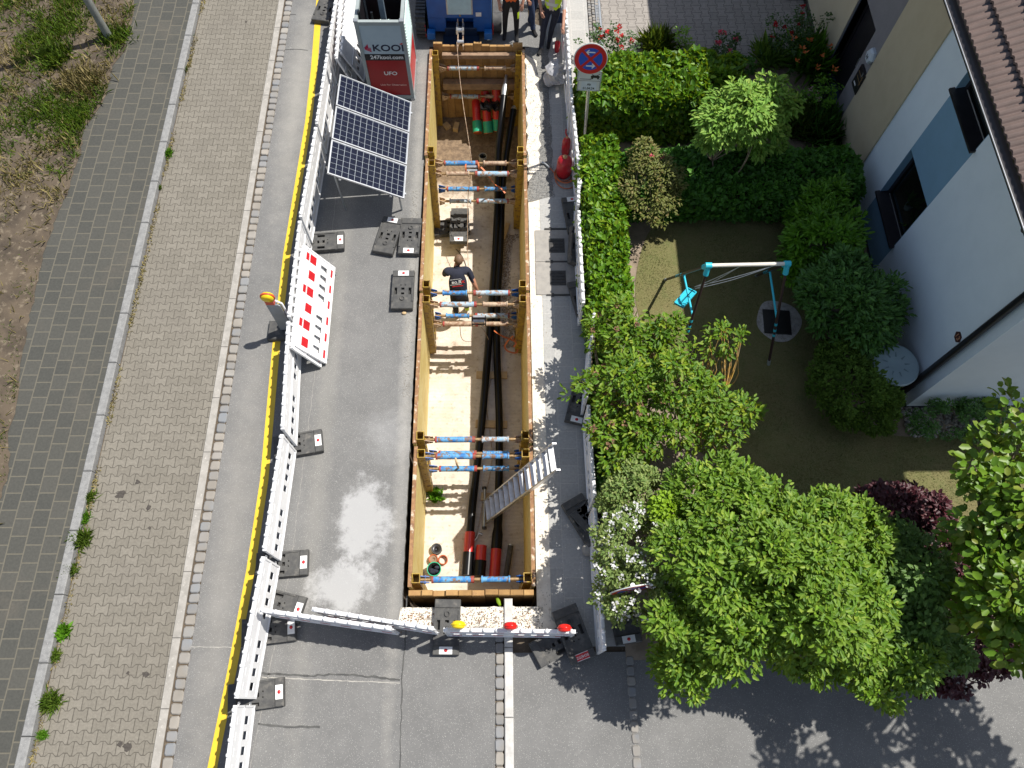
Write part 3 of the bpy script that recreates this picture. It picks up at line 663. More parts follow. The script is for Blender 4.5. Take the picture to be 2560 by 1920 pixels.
for y_ in (1220, 1320): MB().tube([G(1211, y_-3, ZF+.1), G(1211, y_+3, ZF+.1)], .045, 14).build('end_knob', M['black'], r)
m = MB().tube(zy([(1186, 1352, ZP), (1192, 1345, ZP), (1198, 1333, ZP)]), .018, 8).tube(zy([(1196, 1333, ZP), (1206, 1337, ZP)]), .026, 8)
tag(m.build('shackle', M['steel']), 'small steel shackle tool beside the left red sleeve', 'tool')
# ladder
a0, a1 = G(1207, 1292, ZF), G(1392, 1112, .62); b0, b1 = G(1228, 1284, ZF), G(1395, 1158, .62)
a0 = G(1210, 1255, ZF); cr_ = G(1318, 1165, .2); a1 = a0
def proj(p): d = p-Vector((0, 0, HC)); k_ = FPX/d.dot(_F); return 1280+d.dot(CR)*k_, 960-d.dot(CU)*k_
while proj(a1)[0] < 1386: a1 = a1+(cr_-a0)*.002
wv = (G(1394, 1163, a1.z)-a1)
wv = wv.normalized()*.42; up = (a1-a0); 
r = thing('ladder', 'aluminium step ladder leaning from the trench floor over the right edge', 'ladder', a0)
nrm = up.cross(wv).normalized()
if nrm.z < 0: nrm = -nrm
def bar(m, p, q, w_, h, wdir):
    d = (q-p); wd = wdir.normalized()*w_/2; hd = d.cross(wdir).normalized()*h/2
    vs = [p-wd-hd, p+wd-hd, p+wd+hd, p-wd+hd, q-wd-hd, q+wd-hd, q+wd+hd, q-wd+hd]
    m.add(vs, [(3, 2, 1, 0), (4, 5, 6, 7), (0, 1, 5, 4), (1, 2, 6, 5), (2, 3, 7, 6), (3, 0, 4, 7)])
for s in (0, 1):
    m = MB(); bar(m, a0+wv*s, a1+wv*s, .025, .07, wv); m.build('side_rail', M['alu'], r)
for k in range(13):
    t = (k+.7)/13.3; p = a0+up*t; m = MB()
    td = Vector((up.x, up.y, 0)).normalized()
    bar(m, p+wv*.04, p+wv*.96, .085, .022, td); m.build('step', M['alu'], r)
# ================================================================== barriers
RX90 = Matrix.Rotation(R(90), 4, 'X')
def make_panel(prt, label, group, cat='barrier panel'):
    r = thing('road_barrier', label, cat, (0, 0, 0), 0, group)
    m = MB(); m.T = RX90
    cs = [.17, .37, .57, .77, 1.2, 1.4, 1.6, 1.8]; xs = [.03]; hol = set()
    for c in cs: xs += [c-.055, c+.055]
    xs.append(1.97)
    zs = [.06, .17, .27, .46, .80, .815, .97]
    for k in range(8): hol.add((1+2*k, 2))
    for k in range(8): hol.add((1+2*k, 4))
    m.grid(xs, zs, hol, -.006, .006); m.T = Matrix()
    m.bbox(.0, 2.0, -.028, .028, .93, 1.0, .008); m.bbox(.0, 2.0, -.022, .022, .05, .09, .005)
    m.box(.0, 2.0, -.02, .02, .555, .575); m.box(0, .03, -.02, .02, .05, .93); m.box(1.97, 2.0, -.02, .02, .05, .93)
    for k in range(11):
        x = .06+k*.188; m.lathe([(.036, -.02), (.036, .02), (.026, .05), (.012, .06), (0, .062)], 10, (x, 0, .995))
    y = .0075*prt
    m.mi = 1
    for k in range(6):
        x = .17+k*.332; m.box(x-.085, x+.085, y-.0012, y+.0012, .61, .79)
        m.box(x-.075, x+.075, y-.0012, y+.0012, .825, .92) if k % 2 else None
        x = .08+k*.332; m.box(x, x+.16, y-.0012, y+.0012, .1, .16)
    m.mi = 0
    m.build('board', [M['white'], M['red']], r, world=False)
    for x in (.12, 1.88): MB().tube([(x, 0, .06), (x, 0, .0)], .018, 8).build('leg', M['steel'], r, world=False)
    c = MB()
    for z in (.86, .30): c.tube([(2.0, .0, z), (2.035, .0, z), (2.04, 0, z-.06), (2.01, 0, z-.06)], .008, 6)
    c.build('clip', M['alu'], r, world=False)
    return r
GL, GR = 'white barrier panels along the road side', 'white barrier panels along the pavement side'
protoA = make_panel(1, 'x', GL); protoB = make_panel(-1, 'x', GR)
used = set()
def panel(proto, p0, p1, label, group, lean=0, z=.045):
    dx, dy = p1[0]-p0[0], p1[1]-p0[1]; L = math.hypot(dx, dy)
    if proto.name not in used: used.add(proto.name); o = proto
    else: o = dup(proto)
    o.location = (p0[0], p0[1], z); o.rotation_euler = (lean, 0, math.atan2(dy, dx)); o.scale = (L/2.045, 1, .9)
    o['label'] = label; o['group'] = group; return o
J = [(-3.72, -3.98), (-3.70, -1.95), (-3.70, .10), (-3.57, 2.12), (-3.52, 4.04), (-3.65, 6.08), (-3.67, 8.14), (-3.59, 10.32), (-3.55, 12.22), (-3.5, 14.25), (-3.5, 16.2)]
lab = ['upright white panel nearest the camera beside the yellow road marking', 'second upright white panel from the bottom edge on the road side', 'upright white panel meeting the end of the cross barrier at the near corner',
 'upright white panel on the road side, just beyond the near corner of the site', 'upright white panel behind the lower half of the leaning red and white panel', 'upright white panel behind the warning lamp board', 'upright white panel between the red and white panel and the solar panels',
 'upright white panel in the shade of the solar panels', 'upright white panel behind the panels leaning by the observation tower', 'farthest upright white panel on the road side']
for k in range(len(J)-1):
    a, b = Vector(J[k]), Vector(J[k+1]); d = (b-a).normalized()*.02
    panel(protoA, a+d, b-d, lab[k], GL)
protoC = make_panel(-1, 'x', 'barrier panels leaning in a stack')
panel(protoC, (-3.15, 5.62), (-3.17, 7.68), 'red and white checked panel leaning on the road side barriers, uppermost of its stack', 'barrier panels leaning in a stack', R(-27), .02)
panel(protoC, (-3.24, 5.55), (-3.27, 7.6), 'plain panel underneath the red and white checked leaning panel', 'barrier panels leaning in a stack', R(-22), .02)
panel(protoA, (-2.94, 12.3), (-2.97, 14.33), 'white slotted panel leaning toward the left side of the observation tower', 'barrier panels leaning by the tower', R(-24), .02)
panel(protoA, (-3.12, 12.12), (-3.2, 14.1), 'white panel leaning behind the slotted one by the observation tower', 'barrier panels leaning by the tower', R(-17), .02)
JR = [((1.42, .70), (1.40, 2.86), 'right side barrier panel nearest the camera, its end clip hanging over the near corner'), ((1.40, 2.9), (1.385, 4.5), 'right side barrier panel beside the upper end of the ladder'),
 ((1.36, 4.6), (1.62, 6.6), 'right side barrier panel overgrown by the shrub with brown seed heads'), ((1.39, 6.36), (1.395, 8.35), 'right side barrier panel beside the two drain grates'),
 ((1.395, 8.42), (1.47, 9.6), 'right side barrier panel just nearer than the gas bottle'), ((1.46, 8.85), (1.39, 10.85), 'right side barrier panel behind the gas bottle'), ((1.38, 10.9), (1.36, 12.9), 'right side barrier panel beside the plastic bag and the no stopping sign'), ((1.355, 12.95), (1.35, 15.0), 'farthest right side panel on which the man in the vest rests his hand')]
for a, b, l in JR:
    panel(protoB, a, b, l, GR, 0, .03)
def crossp(p, q, l):
    a, b = G(*p, .95), G(*q, .95); panel(protoB, a[:2], b[:2], l, 'cross barrier at the near end')
crossp((648, 1524), (985, 1572), 'left panel of the cross barrier, nearest the road corner')
crossp((779, 1522), (1090, 1572), 'middle panel of the cross barrier, overlapping behind the left one')
crossp((1108, 1574), (1447, 1579), 'right panel of the cross barrier that carries the three warning lamps')
# ------------------------------------------------------------------ rubber feet
GF = 'black rubber barrier feet'
def make_foot():
    r = thing('barrier_weight', 'x', 'barrier foot', (0, 0, 0), 0, GF); m = MB()
    L, W, H = .41, .2, .11      # half length, half width, height
    xs = [-L, -.24, -.16, -.10, -.06, .0, .045, .06, .09, .11, .15, .24, L]; ys = [-W, -.155, -.105, -.05, -.03, .03, .05, .105, .155, W]
    hol = {(1+3, 4), (1+5, 4)}
    hol = {(3, 4), (5, 4), (8, 3), (8, 5)} | {(i, j) for i in (3, 4, 5) for j in (1, 7)}
    m.grid(xs, ys, hol, .02, H-.01); m.box(-L+.01, L-.01, -W+.01, W-.01, 0, .02)
    m.bbox(-L, -.28, -W, W, H-.01, H+.012, .01); m.bbox(.28, L, -W, W, H-.01, H+.012, .01)
    m.box(-.25, .25, -W, -.17, H-.01, H+.006); m.box(-.25, .25, .17, W, H-.01, H+.006)
    m.lathe([(.045, H-.01), (.045, H+.012), (.032, H+.012), (.03, H-.02), (0, H-.02)], 14, (-.19, 0, 0))
    m.build('foot_body', M['rubber'], r, world=False)
    s = MB().box(-.10, .10, -.06, .06, 0, .0015); 
    st = s.build('sticker', M['paper'], r, world=False); st.location = (.345, 0, H+.0135); st.rotation_euler = (0, 0, R(90)); st.scale = (1, .9, 1)
    d = MB().lathe([(.028, 0), (.028, .001), (0, .001)], 16).build('mark', M['red'], st, world=False); d.location = (0, 0, .0018)
    return r
foot0 = make_foot(); fu = [0]
def foot(p, rz, label, z=.0, tilt=(0, 0)):
    o = foot0 if not fu[0] else dup(foot0); fu[0] = 1
    o.location = (p[0], p[1], z); o.rotation_euler = (tilt[0], tilt[1], rz); o['label'] = label; return o
foot(G(970, 588, .1), R(78), 'black rubber foot lying on the asphalt, left of the pair beyond the single one')
foot(G(1025, 590, .1), R(-92), 'black rubber foot with a white sticker, right of the pair by the trench edge')
foot(G(1007, 724, .1), R(90), 'single black rubber foot with its white sticker at the far end, by the trench edge')
foot(G(806, 604, .1), R(5), 'foot sticking out from under the road side barrier beyond the red and white panel')
foot(G(745, 1110, .1), R(10), 'foot under the road side barrier halfway to the near corner')
foot(G(705, 1410, .1), R(4), 'foot with a white sticker under the road side barrier just beyond the cross barrier')
foot(G(694, 1510, .1), R(-14), 'foot at the near left corner, beyond the cross barrier')
foot(G(672, 1575, .1), R(6), 'foot at the near left corner, in the shade on the camera side')
foot(G(640, 1738, .1), R(7), 'foot with a white sticker nearest the camera on the road side')
foot(G(1117, 1567, .1), R(-91), 'dusty foot running under the yellow lamp of the cross barrier')
foot(G(1395, 1606, .1), R(28), 'long foot below the right red lamp at the end of the cross barrier')
foot(G(1434, 1585, .17), R(-70), 'foot with a red company label below the right red lamp', .11)
foot(G(1462, 1300, .1), R(-60), 'dark foot with a white sticker standing out from the right barrier near the loose stone')
foot(G(1490, 1270, .1), R(40), 'dark foot half under the right barrier, behind the stickered one')
foot(G(1452, 1005, .1), R(-105), 'foot peeping out from under the overgrown right barrier')
foot(G(1458, 748, .1), R(-78), 'foot with a white sticker where the right barrier is broken, below the drain grates')
foot(G(1437, 535, .1), R(97), 'dark foot under the right barrier beyond the drain grates')
foot(G(1440, 620, .1), R(85), 'dark foot leaning on edge against the right barrier beside the drain grates', .05, (R(35), 0))
foot(G(1560, 1540, .1), R(-82), 'foot outside the right barrier carrying the second sign post')
foot(G(1538, 1466, .2), R(80), 'foot with a white sticker stacked outside the right barrier below the second sign', .11)
foot(G(812, 20, .1), R(80), 'foot on the road outside the farthest barriers')
foot(G(1148, 575, ZF+.3), R(-90), 'black rubber foot, topmost of the pile in the trench', ZF+.33)
foot(G(1150, 565, ZF+.2), R(-90), 'black rubber foot, middle one of the pile in the trench', ZF+.2)
foot(G(1130, 575, ZF), R(6), 'black rubber foot laid crosswise, lowest of the pile in the trench', ZF+.02)
o = MB().box(-.1, .1, -.045, .045, 0, .002).build('label_plate', M['red']); o.parent = [x for x in bpy.data.objects if x.get('label', '').startswith('foot with a red company')][0]
o.location = (.345, 0, .128); o.rotation_euler = (0, 0, R(90)); 
text('SCHÜTZ', .05, M['paper'], o, (0, 0, 0), (0, 0, R(180)), 'lettering', .001); kids(o)[0].location = (0, 0, .004)
# ------------------------------------------------------------------ warning lamps
M['l_yel'] = mat('yellow_lamp_lens', (.85, .62, .01), (.75, .5, .01), 6, .25); M['l_red'] = mat('red_lamp_lens', (.75, .02, .01), (.6, .01, .01), 6, .2)
M['l_or'] = mat('orange_red_lamp_body', (.72, .1, .035), (.6, .07, .03), 6, .4)
def lamp(c, rz, lens, body, label, rim=None, s=1.0, parent=None):
    r = thing('warning_lamp', label, 'warning lamp', c, rz, 'round warning lamps')
    m = MB(); m.bbox(-.06*s, .06*s, -.035*s, .035*s, -.16*s, -.04*s, .01); m.build('lamp_body', body, r, world=False)
    m = MB(); m.T = RX90; m.lathe([(0, .055*s), (.05*s, .05*s), (.085*s, .035*s), (.092*s, .0), (.085*s, -.035*s), (.05*s, -.05*s), (0, -.055*s)], 26); m.build('lens', lens, r, world=False)
    m = MB(); m.T = RX90; m.lathe([(.091*s, .012*s), (.104*s, .01*s), (.104*s, -.01*s), (.091*s, -.012*s)], 26); m.build('rim', rim or body, r, world=False)
    return r
lamp(G(1146, 1562, 1.15), R(-3), M['l_yel'], M['l_yel'], 'yellow round lamp on the cross barrier, leftmost of the three', s=1.05)
lamp(G(1276, 1565, 1.15), R(-1), M['l_red'], M['l_red'], 'red round lamp on the cross barrier above the kerb, the middle one', s=1.0)
lamp(G(1411, 1570, 1.15), R(-1), M['l_red'], M['l_red'], 'red round lamp at the right end of the cross barrier', s=1.0)
a, b = G(665, 762, 1.02), G(699, 760, 1.02); yb = (a.y+b.y)/2
r = thing('guide_board', 'grey backed guide board standing on the road outside the red and white leaning panel', 'guide board', ((a.x+b.x)/2, yb, 0))
m = MB(); m.T = Matrix.Translation((0, yb, 0)) @ RX90; m.prism([(a.x, .12), (b.x, .12), (b.x, .98), (b.x-.03, 1.02), (a.x, 1.02)], -.014, .014); m.build('board', mat('grey_board_back', (.33, .35, .37), (.28, .3, .31), 4, .5), r)
MB().tube([((a.x+b.x)/2+.14, yb+.03, .0), ((a.x+b.x)/2+.14, yb+.03, 1.0), ((a.x+b.x)/2+.05, yb+.03, 1.1)], .02, 8).build('post', M['white'], r)
MB().bbox((a.x+b.x)/2-.35, (a.x+b.x)/2+.4, yb-.19, yb+.19, .0, .11, .02).build('foot_plate', M['rubber'], r)
lamp(((a.x+b.x)/2-.02, yb, 1.26), R(0), M['l_yel'], M['l_or'], 'amber lens lamp with an orange-red body on top of the grey guide board', M['l_or'], 1.2)
# ------------------------------------------------------------------ observation tower
x0, x1, y0, y1, H = -2.8, -1.87, 11.88, 13.0, 1.95
r = thing('observation_tower', 'square grey and red security tower with a mast inside, beside the trench', 'security tower', (-2.33, 12.4, 0))
M['tgrey'] = mat('grey_frame_paint', (.30, .34, .34), (.27, .3, .3), 5, .45); M['tpanel'] = mat('blue_grey_panel', (.38, .47, .52), (.35, .44, .49), 4, .4); M['tred'] = mat('dark_red_panel', (.30, .008, .012), (.26, .007, .01), 4, .3)
M['tlight'] = mat('pale_cover', (.58, .72, .70), (.5, .62, .6), 6, .45); M['tredb'] = mat('bright_red_panel', (.6, .03, .03), (.5, .02, .02), 5, .35)
m = MB()
for x in (x0+.03, x1-.03):
    for y in (y0+.03, y1-.03): m.box(x-.035, x+.035, y-.035, y+.035, 0, H)
for y in (y0+.03, y1-.03): m.box(x0+.066, x1-.066, y-.034, y+.034, H-.08, H-.002); m.box(x0+.066, x1-.066, y-.034, y+.034, .02, .12)
for x in (x0+.03, x1-.03): m.box(x-.034, x+.034, y0+.066, y1-.066, H-.08, H-.002); m.box(x-.034, x+.034, y0+.066, y1-.066, .02, .12)
m.build('frame', M['tgrey'], r)
m = MB()
for x in (x0+.03, x1-.03):
    for y in (y0+.03, y1-.03): m.bbox(x-.045, x+.045, y-.045, y+.045, H+.0, H+.03, .008); m.box(x-.046, x+.046, y-.046, y+.046, 0, .05)
m.build('corner_casting', M['steel'], r)
def face(za, zb, mt, nm='front_panel', proud=0): return MB().box(x0+.066, x1-.066, y0+.012-proud, y0+.03, za, zb).build(nm, mt, r)
face(1.19, H-.082, M['tpanel']); face(1.03, 1.188, M['dark']); face(.12, 1.028, M['tred'])
text('KOOI', .215, mat('navy_lettering', (.01, .012, .04), None, 5, .4), r, (-2.24, y0+.009, 1.33), (R(90), 0, 0), sx=1.15)
text('247kooi.com', .125, M['paper'], r, (-2.3, y0+.009, 1.108), (R(90), 0, 0), sx=1.0)
text('UFO', .125, M['paper'], r, (-2.28, y0+.009, .70), (R(90), 0, 0), sx=1.1)
text('Unit For Observation', .062, mat('pink_lettering', (.75, .4, .36), None, 5, .4), r, (-2.26, y0+.009, .40), (R(90), 0, 0))
m = MB(); m.T = Matrix.Translation((-2.62, y0+.0098, 1.33)) @ RX90
for k, s in ((0, 1.0), (1, .72), (2, .45)):
    q = .085*s; m.prism([(-q, q*.35+.03*k), (-q+.025, q*.35+.045*k), (-q+.03, -q*.2+.01*k), (.04-.0*q, -q*.75+.02*k), (.04, -q*.95+.02*k-.012), (-q, -q*.3+.01*k)], 0, .003)
m.build('emblem', mat('crimson_emblem', (.45, .01, .06), None, 5, .4), r)
MB().box(x1-.02, x1-.005, y0+.066, y1-.066, .8, H-.082).build('side_panel', M['tlight'], r)
m = MB(); [m.box(x1-.006, x1+.012, y0+.12, y1-.12, z, z+.03) for z in [1.0+.07*k for k in range(12)]]; m.build('louvre', M['tlight'], r)
MB().box(x1-.02, x1-.004, y0+.066, y1-.066, .12, .798).build('side_panel', M['tredb'], r)
m = MB(); m.box(x0+.02, x0+.035, y0+.066, y1-.066, .12, H-.082); m.box(x0+.066, x1-.066, y1-.03, y1-.015, .12, H-.082); m.box(x0+.036, x1-.021, y0+.032, y1-.032, .12, .4); m.build('inner_lining', M['dark'], r)
m = MB(); m.box(-2.36, -2.26, 12.3, 12.4, .4, 3.2); m.build('mast', mat('grey_mast', (.14, .18, .22), None, 5, .4), r)
m = MB(); m.box(-2.40, -2.37, 12.27, 12.43, 1.2, 1.55); m.box(-2.25, -2.22, 12.27, 12.43, 1.2, 1.55); m.box(-2.42, -2.2, 12.25, 12.268, 1.2, 1.3); m.build('mast_bracket', M['tlight'], r)
m = MB(); m.bbox(-2.14, -1.95, 12.0, 12.2, 1.3, 1.55, .01); m.build('control_box', M['tlight'], r)
MB().tube([(-2.72, 12.1, 1.1), (-2.72, 12.1, 2.0)], .03, 8).tube([(-2.55, 12.15, .5), (-2.5, 12.2, 1.9)], .025, 8).build('cable_bundle', M['black'], r)
m = MB(); m.T = Matrix.Translation((-2.27, y0+.0098, 1.33)) @ RX90; m.prism([(.268, .105), (.325, .135), (.325, .1), (.268, .085)], 0, .003); m.build('emblem', M['tredb'], r)
# solar array
c4 = [G(849.7, 184.4, 1.39), G(1027.9, 252.6, .69), G(1019.4, 501.4, .62), G(827.3, 435.9, 1.34)]
o0 = c4[0]; ux = ((c4[1]-c4[0])+(c4[2]-c4[3]))/2; uy = ((c4[3]-c4[0])+(c4[2]-c4[1]))/2
LX, LY = ux.length, uy.length; ux.normalize(); uy = (uy-ux*uy.dot(ux)).normalized(); un = uy.cross(ux)
if un.z < 0: un = -un
r = thing('solar_array', 'three dark blue solar modules tilted on a steel frame beside the trench', 'solar panels', (o0.x+.7, o0.y-1.1, 0))
TM = Matrix(((ux.x, uy.x, un.x, o0.x), (ux.y, uy.y, un.y, o0.y), (ux.z, uy.z, un.z, o0.z), (0, 0, 0, 1)))
M['cell'] = mat('solar_cell', (.004, .006, .018), (.006, .009, .026), 9, .3, bmp=0, spec=.2); M['cellgap'] = mat('cell_gap', (.34, .38, .42), None, 9, .4, bmp=0)
for k in range(3):
    ya = k*LY/3+.016; yb = (k+1)*LY/3-.016
    m = MB(); m.T = TM
    m.box(0, LX, ya, ya+.02, -.02, .014); m.box(0, LX, yb-.02, yb, -.02, .014); m.box(0, .02, ya+.02, yb-.02, -.02, .014); m.box(LX-.02, LX, ya+.02, yb-.02, -.02, .014)
    fr = m.build('module_frame', M['alu'], r)
    m = MB(); m.T = TM; m.box(.02, LX-.02, ya+.02, yb-.02, -.012, .0); m.build('backing', M['cellgap'], fr)
    m = MB(); m.T = TM; cw = (LX-.05)/12; ch = (yb-ya-.05)/6
    for i in range(12):
        for j in range(6):
            xa, yc = .025+i*cw, ya+.025+j*ch; g_ = .0036
            m.box(xa+g_, xa+cw-g_, yc+g_, yc+ch-g_, .0005, .003)
    m.build('cells', M['cell'], fr)
m = MB(); m.T = TM
for x in (.25, LX-.25): m.box(x-.02, x+.02, .0, LY, -.07, -.03)
for y in (.2, LY-.2): m.box(.0, LX+.06, y-.02, y+.02, -.11, -.071)
m.T = Matrix()
for x, y in ((.1, .25), (.1, LY-.25), (LX-.1, .25), (LX-.1, LY-.25)):
    p = TM @ Vector((x, y, -.1)); m.tube([p, (p.x, p.y, 0)], .02, 8)
m.build('support_frame', M['steel'], r)
# ------------------------------------------------------------------ the blue winch
r = thing('cable_winch', 'blue tracked cable winch with a louvred front standing beyond the trench', 'winch machine', (-.93, 14.6, 0))
m = MB(); xa, xb, yf, yr = -1.60, -.22, 13.66, 16.6
m.prism([(xa, yf), (-1.22, yf), (-1.22, yf+.22), (-.62, yf+.22), (-.62, yf), (xb, yf), (xb, yr), (xa, yr)], .20, .55)
m.bbox(xa, xb, yf+.0, yr, .55, 1.5, .04); m.box(xa+.03, xb-.03, yf-.012, yf, .56, 1.44)
m.build('body', M['machine'], r, bevel=.01)
MB().box(-1.18, -.62, yf-.03, yf-.013, .66, 1.18).build('grille_frame', M['steel'], r)
m = MB(); [m.add([(-1.15, yf-.05, z), (-.65, yf-.05, z), (-.65, yf-.032, z+.028), (-1.15, yf-.032, z+.028)], [(0, 1, 2, 3)]) for z in [.68+.034*k for k in range(14)]]; m.build('louvre', M['tlight'], r)
MB().box(-.56, -.44, yf-.016, yf-.013, .60, .70).build('sticker', M['paper'], r)
MB().prism([(-.92, yf-.016), (-.88, yf-.016), (-.90, yf-.014)], .6, .64).build('warning_mark', M['yel2'], r)
for x in (-1.55, -.30):
    m = MB(); m.T = Matrix.Translation((x, yf-.1, .14)); m.bbox(-.085, .085, -.08, .08, 0, .16, .01); m.box(-.05, .05, -.081, -.079, .04, .12); m.build('stabiliser_foot', mat('feet_blue', (.01, .13, .42), None, 5, .4), r)
m = MB(); m.bbox(-1.3, -.5, yf-.32, yf+.05, .02, .10, .02); m.bbox(-1.25, -.55, yf-.02, yf+.2, .10, .3, .02); m.build('blade', mat('dark_blue_steel', (.006, .022, .06), None, 5, .5), r)
for x in (-1.78,):
    m = MB(); m.tube([(x-.1, yf+.2, .25), (x+.1, yf+.2, .25)], .25, 20).tube([(x-.1, yf+2.2, .25), (x+.1, yf+2.2, .25)], .25, 20); m.box(x-.1, x+.1, yf+.2, yf+2.2, .02, .5)
    for k in range(26): m.box(x-.11, x+.11, yf-.0+.1*k, yf+.05+.1*k, .48, .53) if k > 1 else None
    for k in range(8): t = R(90+k*24); m.box(x-.11, x+.11, yf+.2+.26*math.cos(t)-.022, yf+.2+.26*math.cos(t)+.022, .25+.26*math.sin(t)-.022, .25+.26*math.sin(t)+.022)
    m.build('track', M['rubber'], r)
m = MB(); x = -.1; m.tube([(x-.1, yf+.3, .22), (x+.1, yf+.3, .22)], .22, 20); m.box(x-.1, x+.1, yf+.3, yf+2.2, .02, .44); m.build('track', M['rubber'], r)
MB().box(-.2, -.185, yf-.05, yf-.0, .15, .42).box(-1.685, -1.67, yf-.05, yf-.0, .1, .38).build('marker_strip', M['tredb'], r)
m = MB()
for s in (-1, 1): m.add([(-.9+s*.055+dx_, y, z+dz) for dx_ in (-.012, .012) for (y, z, dz) in ((yf-.02, .5, .05), (yf-.02, .5, -.05), (yf-.48, .18, -.05), (yf-.48, .18, .05))], [(0, 1, 2, 3), (7, 6, 5, 4), (0, 4, 5, 1), (1, 5, 6, 2), (2, 6, 7, 3), (3, 7, 4, 0)])
m.build('boom', M['s_tan'], r)
m = MB(); m.tube([(-.97, yf-.2, .42), (-.83, yf-.2, .42)], .06, 16).tube([(-.97, yf-.4, .28), (-.83, yf-.4, .28)], .04, 16); m.bbox(-.99, -.95, yf-.3, yf-.05, .38, .5, .01).bbox(-.86, -.82, yf-.3, yf-.05, .38, .5, .01); m.build('sheave', M['alu'], r)
# ------------------------------------------------------------------ street furniture
M['sblue'] = mat('sign_blue', (.01, .07, .42), (.012, .08, .46), 6, .35, bmp=0); M['sred'] = mat('sign_red', (.52, .01, .015), (.46, .01, .012), 6, .35, bmp=0)
M['splate'] = mat('sign_plate', (.55, .58, .56), (.5, .53, .51), 4, .4, bmp=0)
def nostop(parent, c, rot, arrows=True):
    """no stopping sign: grey rim, red ring and cross over blue, white arrows"""
    base = thing('sign_face', '', None, c); base.parent = parent; base.location = Vector(c)-parent.location; base.rotation_euler = rot
    for k in ('label',): 
        if k in base: del base[k]
    m = MB(); m.T = RX90
    m.lathe([(0, -.012), (.3, -.012), (.3, .0), (.288, .004), (0, .004)], 48, smooth=False)
    o = m.build('disc', M['splate'], base, world=False)
    m = MB(); m.T = RX90; m.lathe([(.21, .0045), (.285, .0045), (.285, .006), (.21, .006), (.21, .0045)], 48, smooth=False)
    for s in (-1, 1):
        p = Vector((math.cos(R(45)), math.sin(R(45))*s)); q = Vector((-p.y, p.x))*.024; p = p*.212
        m.prism([(p+q), (-p+q), (-p-q), (p-q)][::1], .0045, .0062 + .0003*s)
    m.build('red_ring', M['sred'], base, world=False)
    m = MB(); m.T = RX90; m.lathe([(0, .0042), (.212, .0042), (.212, .0052), (0, .0052)], 48, smooth=False); m.build('blue_field', M['sblue'], base, world=False)
    if arrows:
        m = MB(); m.T = RX90
        for s, zc in ((-1, .13), (1, -.13)):
            m.prism([(-.07, zc-.011), (.07, zc-.011), (.07, zc+.011), (-.07, zc+.011)], .0052, .0068)
            for t in (-1, 1): m.prism([(s*.094, zc), (s*.07, zc), (s*.03, zc+t*.036), (s*.046, zc+t*.05)], .0052, .0070 + .0003*t)
        m.build('arrow', M['paper'], base, world=False)
    return base
c0 = Vector((1.68, 10.52, 0)); ct = Vector((1.572, 10.487, 2.45))
r = thing('no_stopping_sign', 'round no stopping sign with arrows and two plates, standing at the hedge', 'traffic sign', c0)
MB().tube([c0, ct], .03, 12).build('pole', M['steel'], r)
ax = (ct-c0).normalized()
nostop(r, c0+ax*2.42+Vector((-.01, -.06, 0)), (R(-10), 0, R(-3)))
def plate(h, w_, hh): 
    p = c0+ax*h+Vector((-.005, -.06, 0)); m = MB(); m.T = RX90; m.box(-w_/2, w_/2, -hh/2, hh/2, -.004, .002)
    o = m.build('sign_plate', M['splate'], r, world=False); o.location = p-c0; o.rotation_euler = (R(-10), 0, R(-3))
    m = MB(); m.T = RX90; a, b, t = w_/2-.008, hh/2-.008, .006
    m.box(-a, a, b-t, b, .002, .003).box(-a, a, -b, -b+t, .002, .003).box(-a, -a+t, -b, b, .002, .0032).box(a-t, a, -b, b, .002, .0032)
    m.build('border', M['dark'], o, world=False); return o
o = plate(2.03, .44, .21)
m = MB(); m.T = RX90
m.box(-.17, .04, -.065, -.055, .002, .004); m.prism([(.03, -.03), (.18, -.03), (.19, .0), (.16, .02), (.05, .02), (.02, .0)], .002, .0045)
m.box(.04, .07, -.055, -.03, .002, .0042).box(.14, .17, -.055, -.03, .002, .0042)
for a, b in (((.02, .055), (.19, -.055)), ((.19, .055), (.02, -.055))): 
    d = (Vector(b)-Vector(a)).normalized(); q = Vector((-d.y, d.x))*.004; m.prism([Vector(a)+q, Vector(a)-q, Vector(b)-q, Vector(b)+q], .002, .005)
m.build('tow_symbol', M['dark'], o, world=False)
o = plate(1.80, .42, .21)
m = MB(); m.T = RX90; m.box(-.14, .14, -.095, .095, .002, .0035); m.build('paper_notice', mat('notice_paper', (.55, .62, .66), None, 5, .5), o, world=False)
for t, z in (('Ab', .03), ('01.04.24', -.05)):
    q = text(t, .062, M['dark'], o, (0, 0, 0), (R(90), 0, 0), 'lettering', .0005, bold=.03); q.location = (0, -.0045, z)
# second sign, seen edge on
b = G(1536, 1506, .1); top = G(1578, 1473, 0); zt = 12*(1-b.x/ (top.x)) if top.x > b.x else 1.9
zt = max(1.4, min(2.4, HC*(1-(b.x)/(top.x)*.995)))
r = thing('no_stopping_sign', 'round sign seen edge-on above the white flowering shrub at the near corner', 'traffic sign', (b.x, b.y, 0))
MB().tube([(b.x, b.y, .0), (b.x, b.y, zt+.1)], .03, 12).build('pole', M['steel'], r)
nostop(r, (b.x, b.y-.045, zt), (0, 0, R(10)))
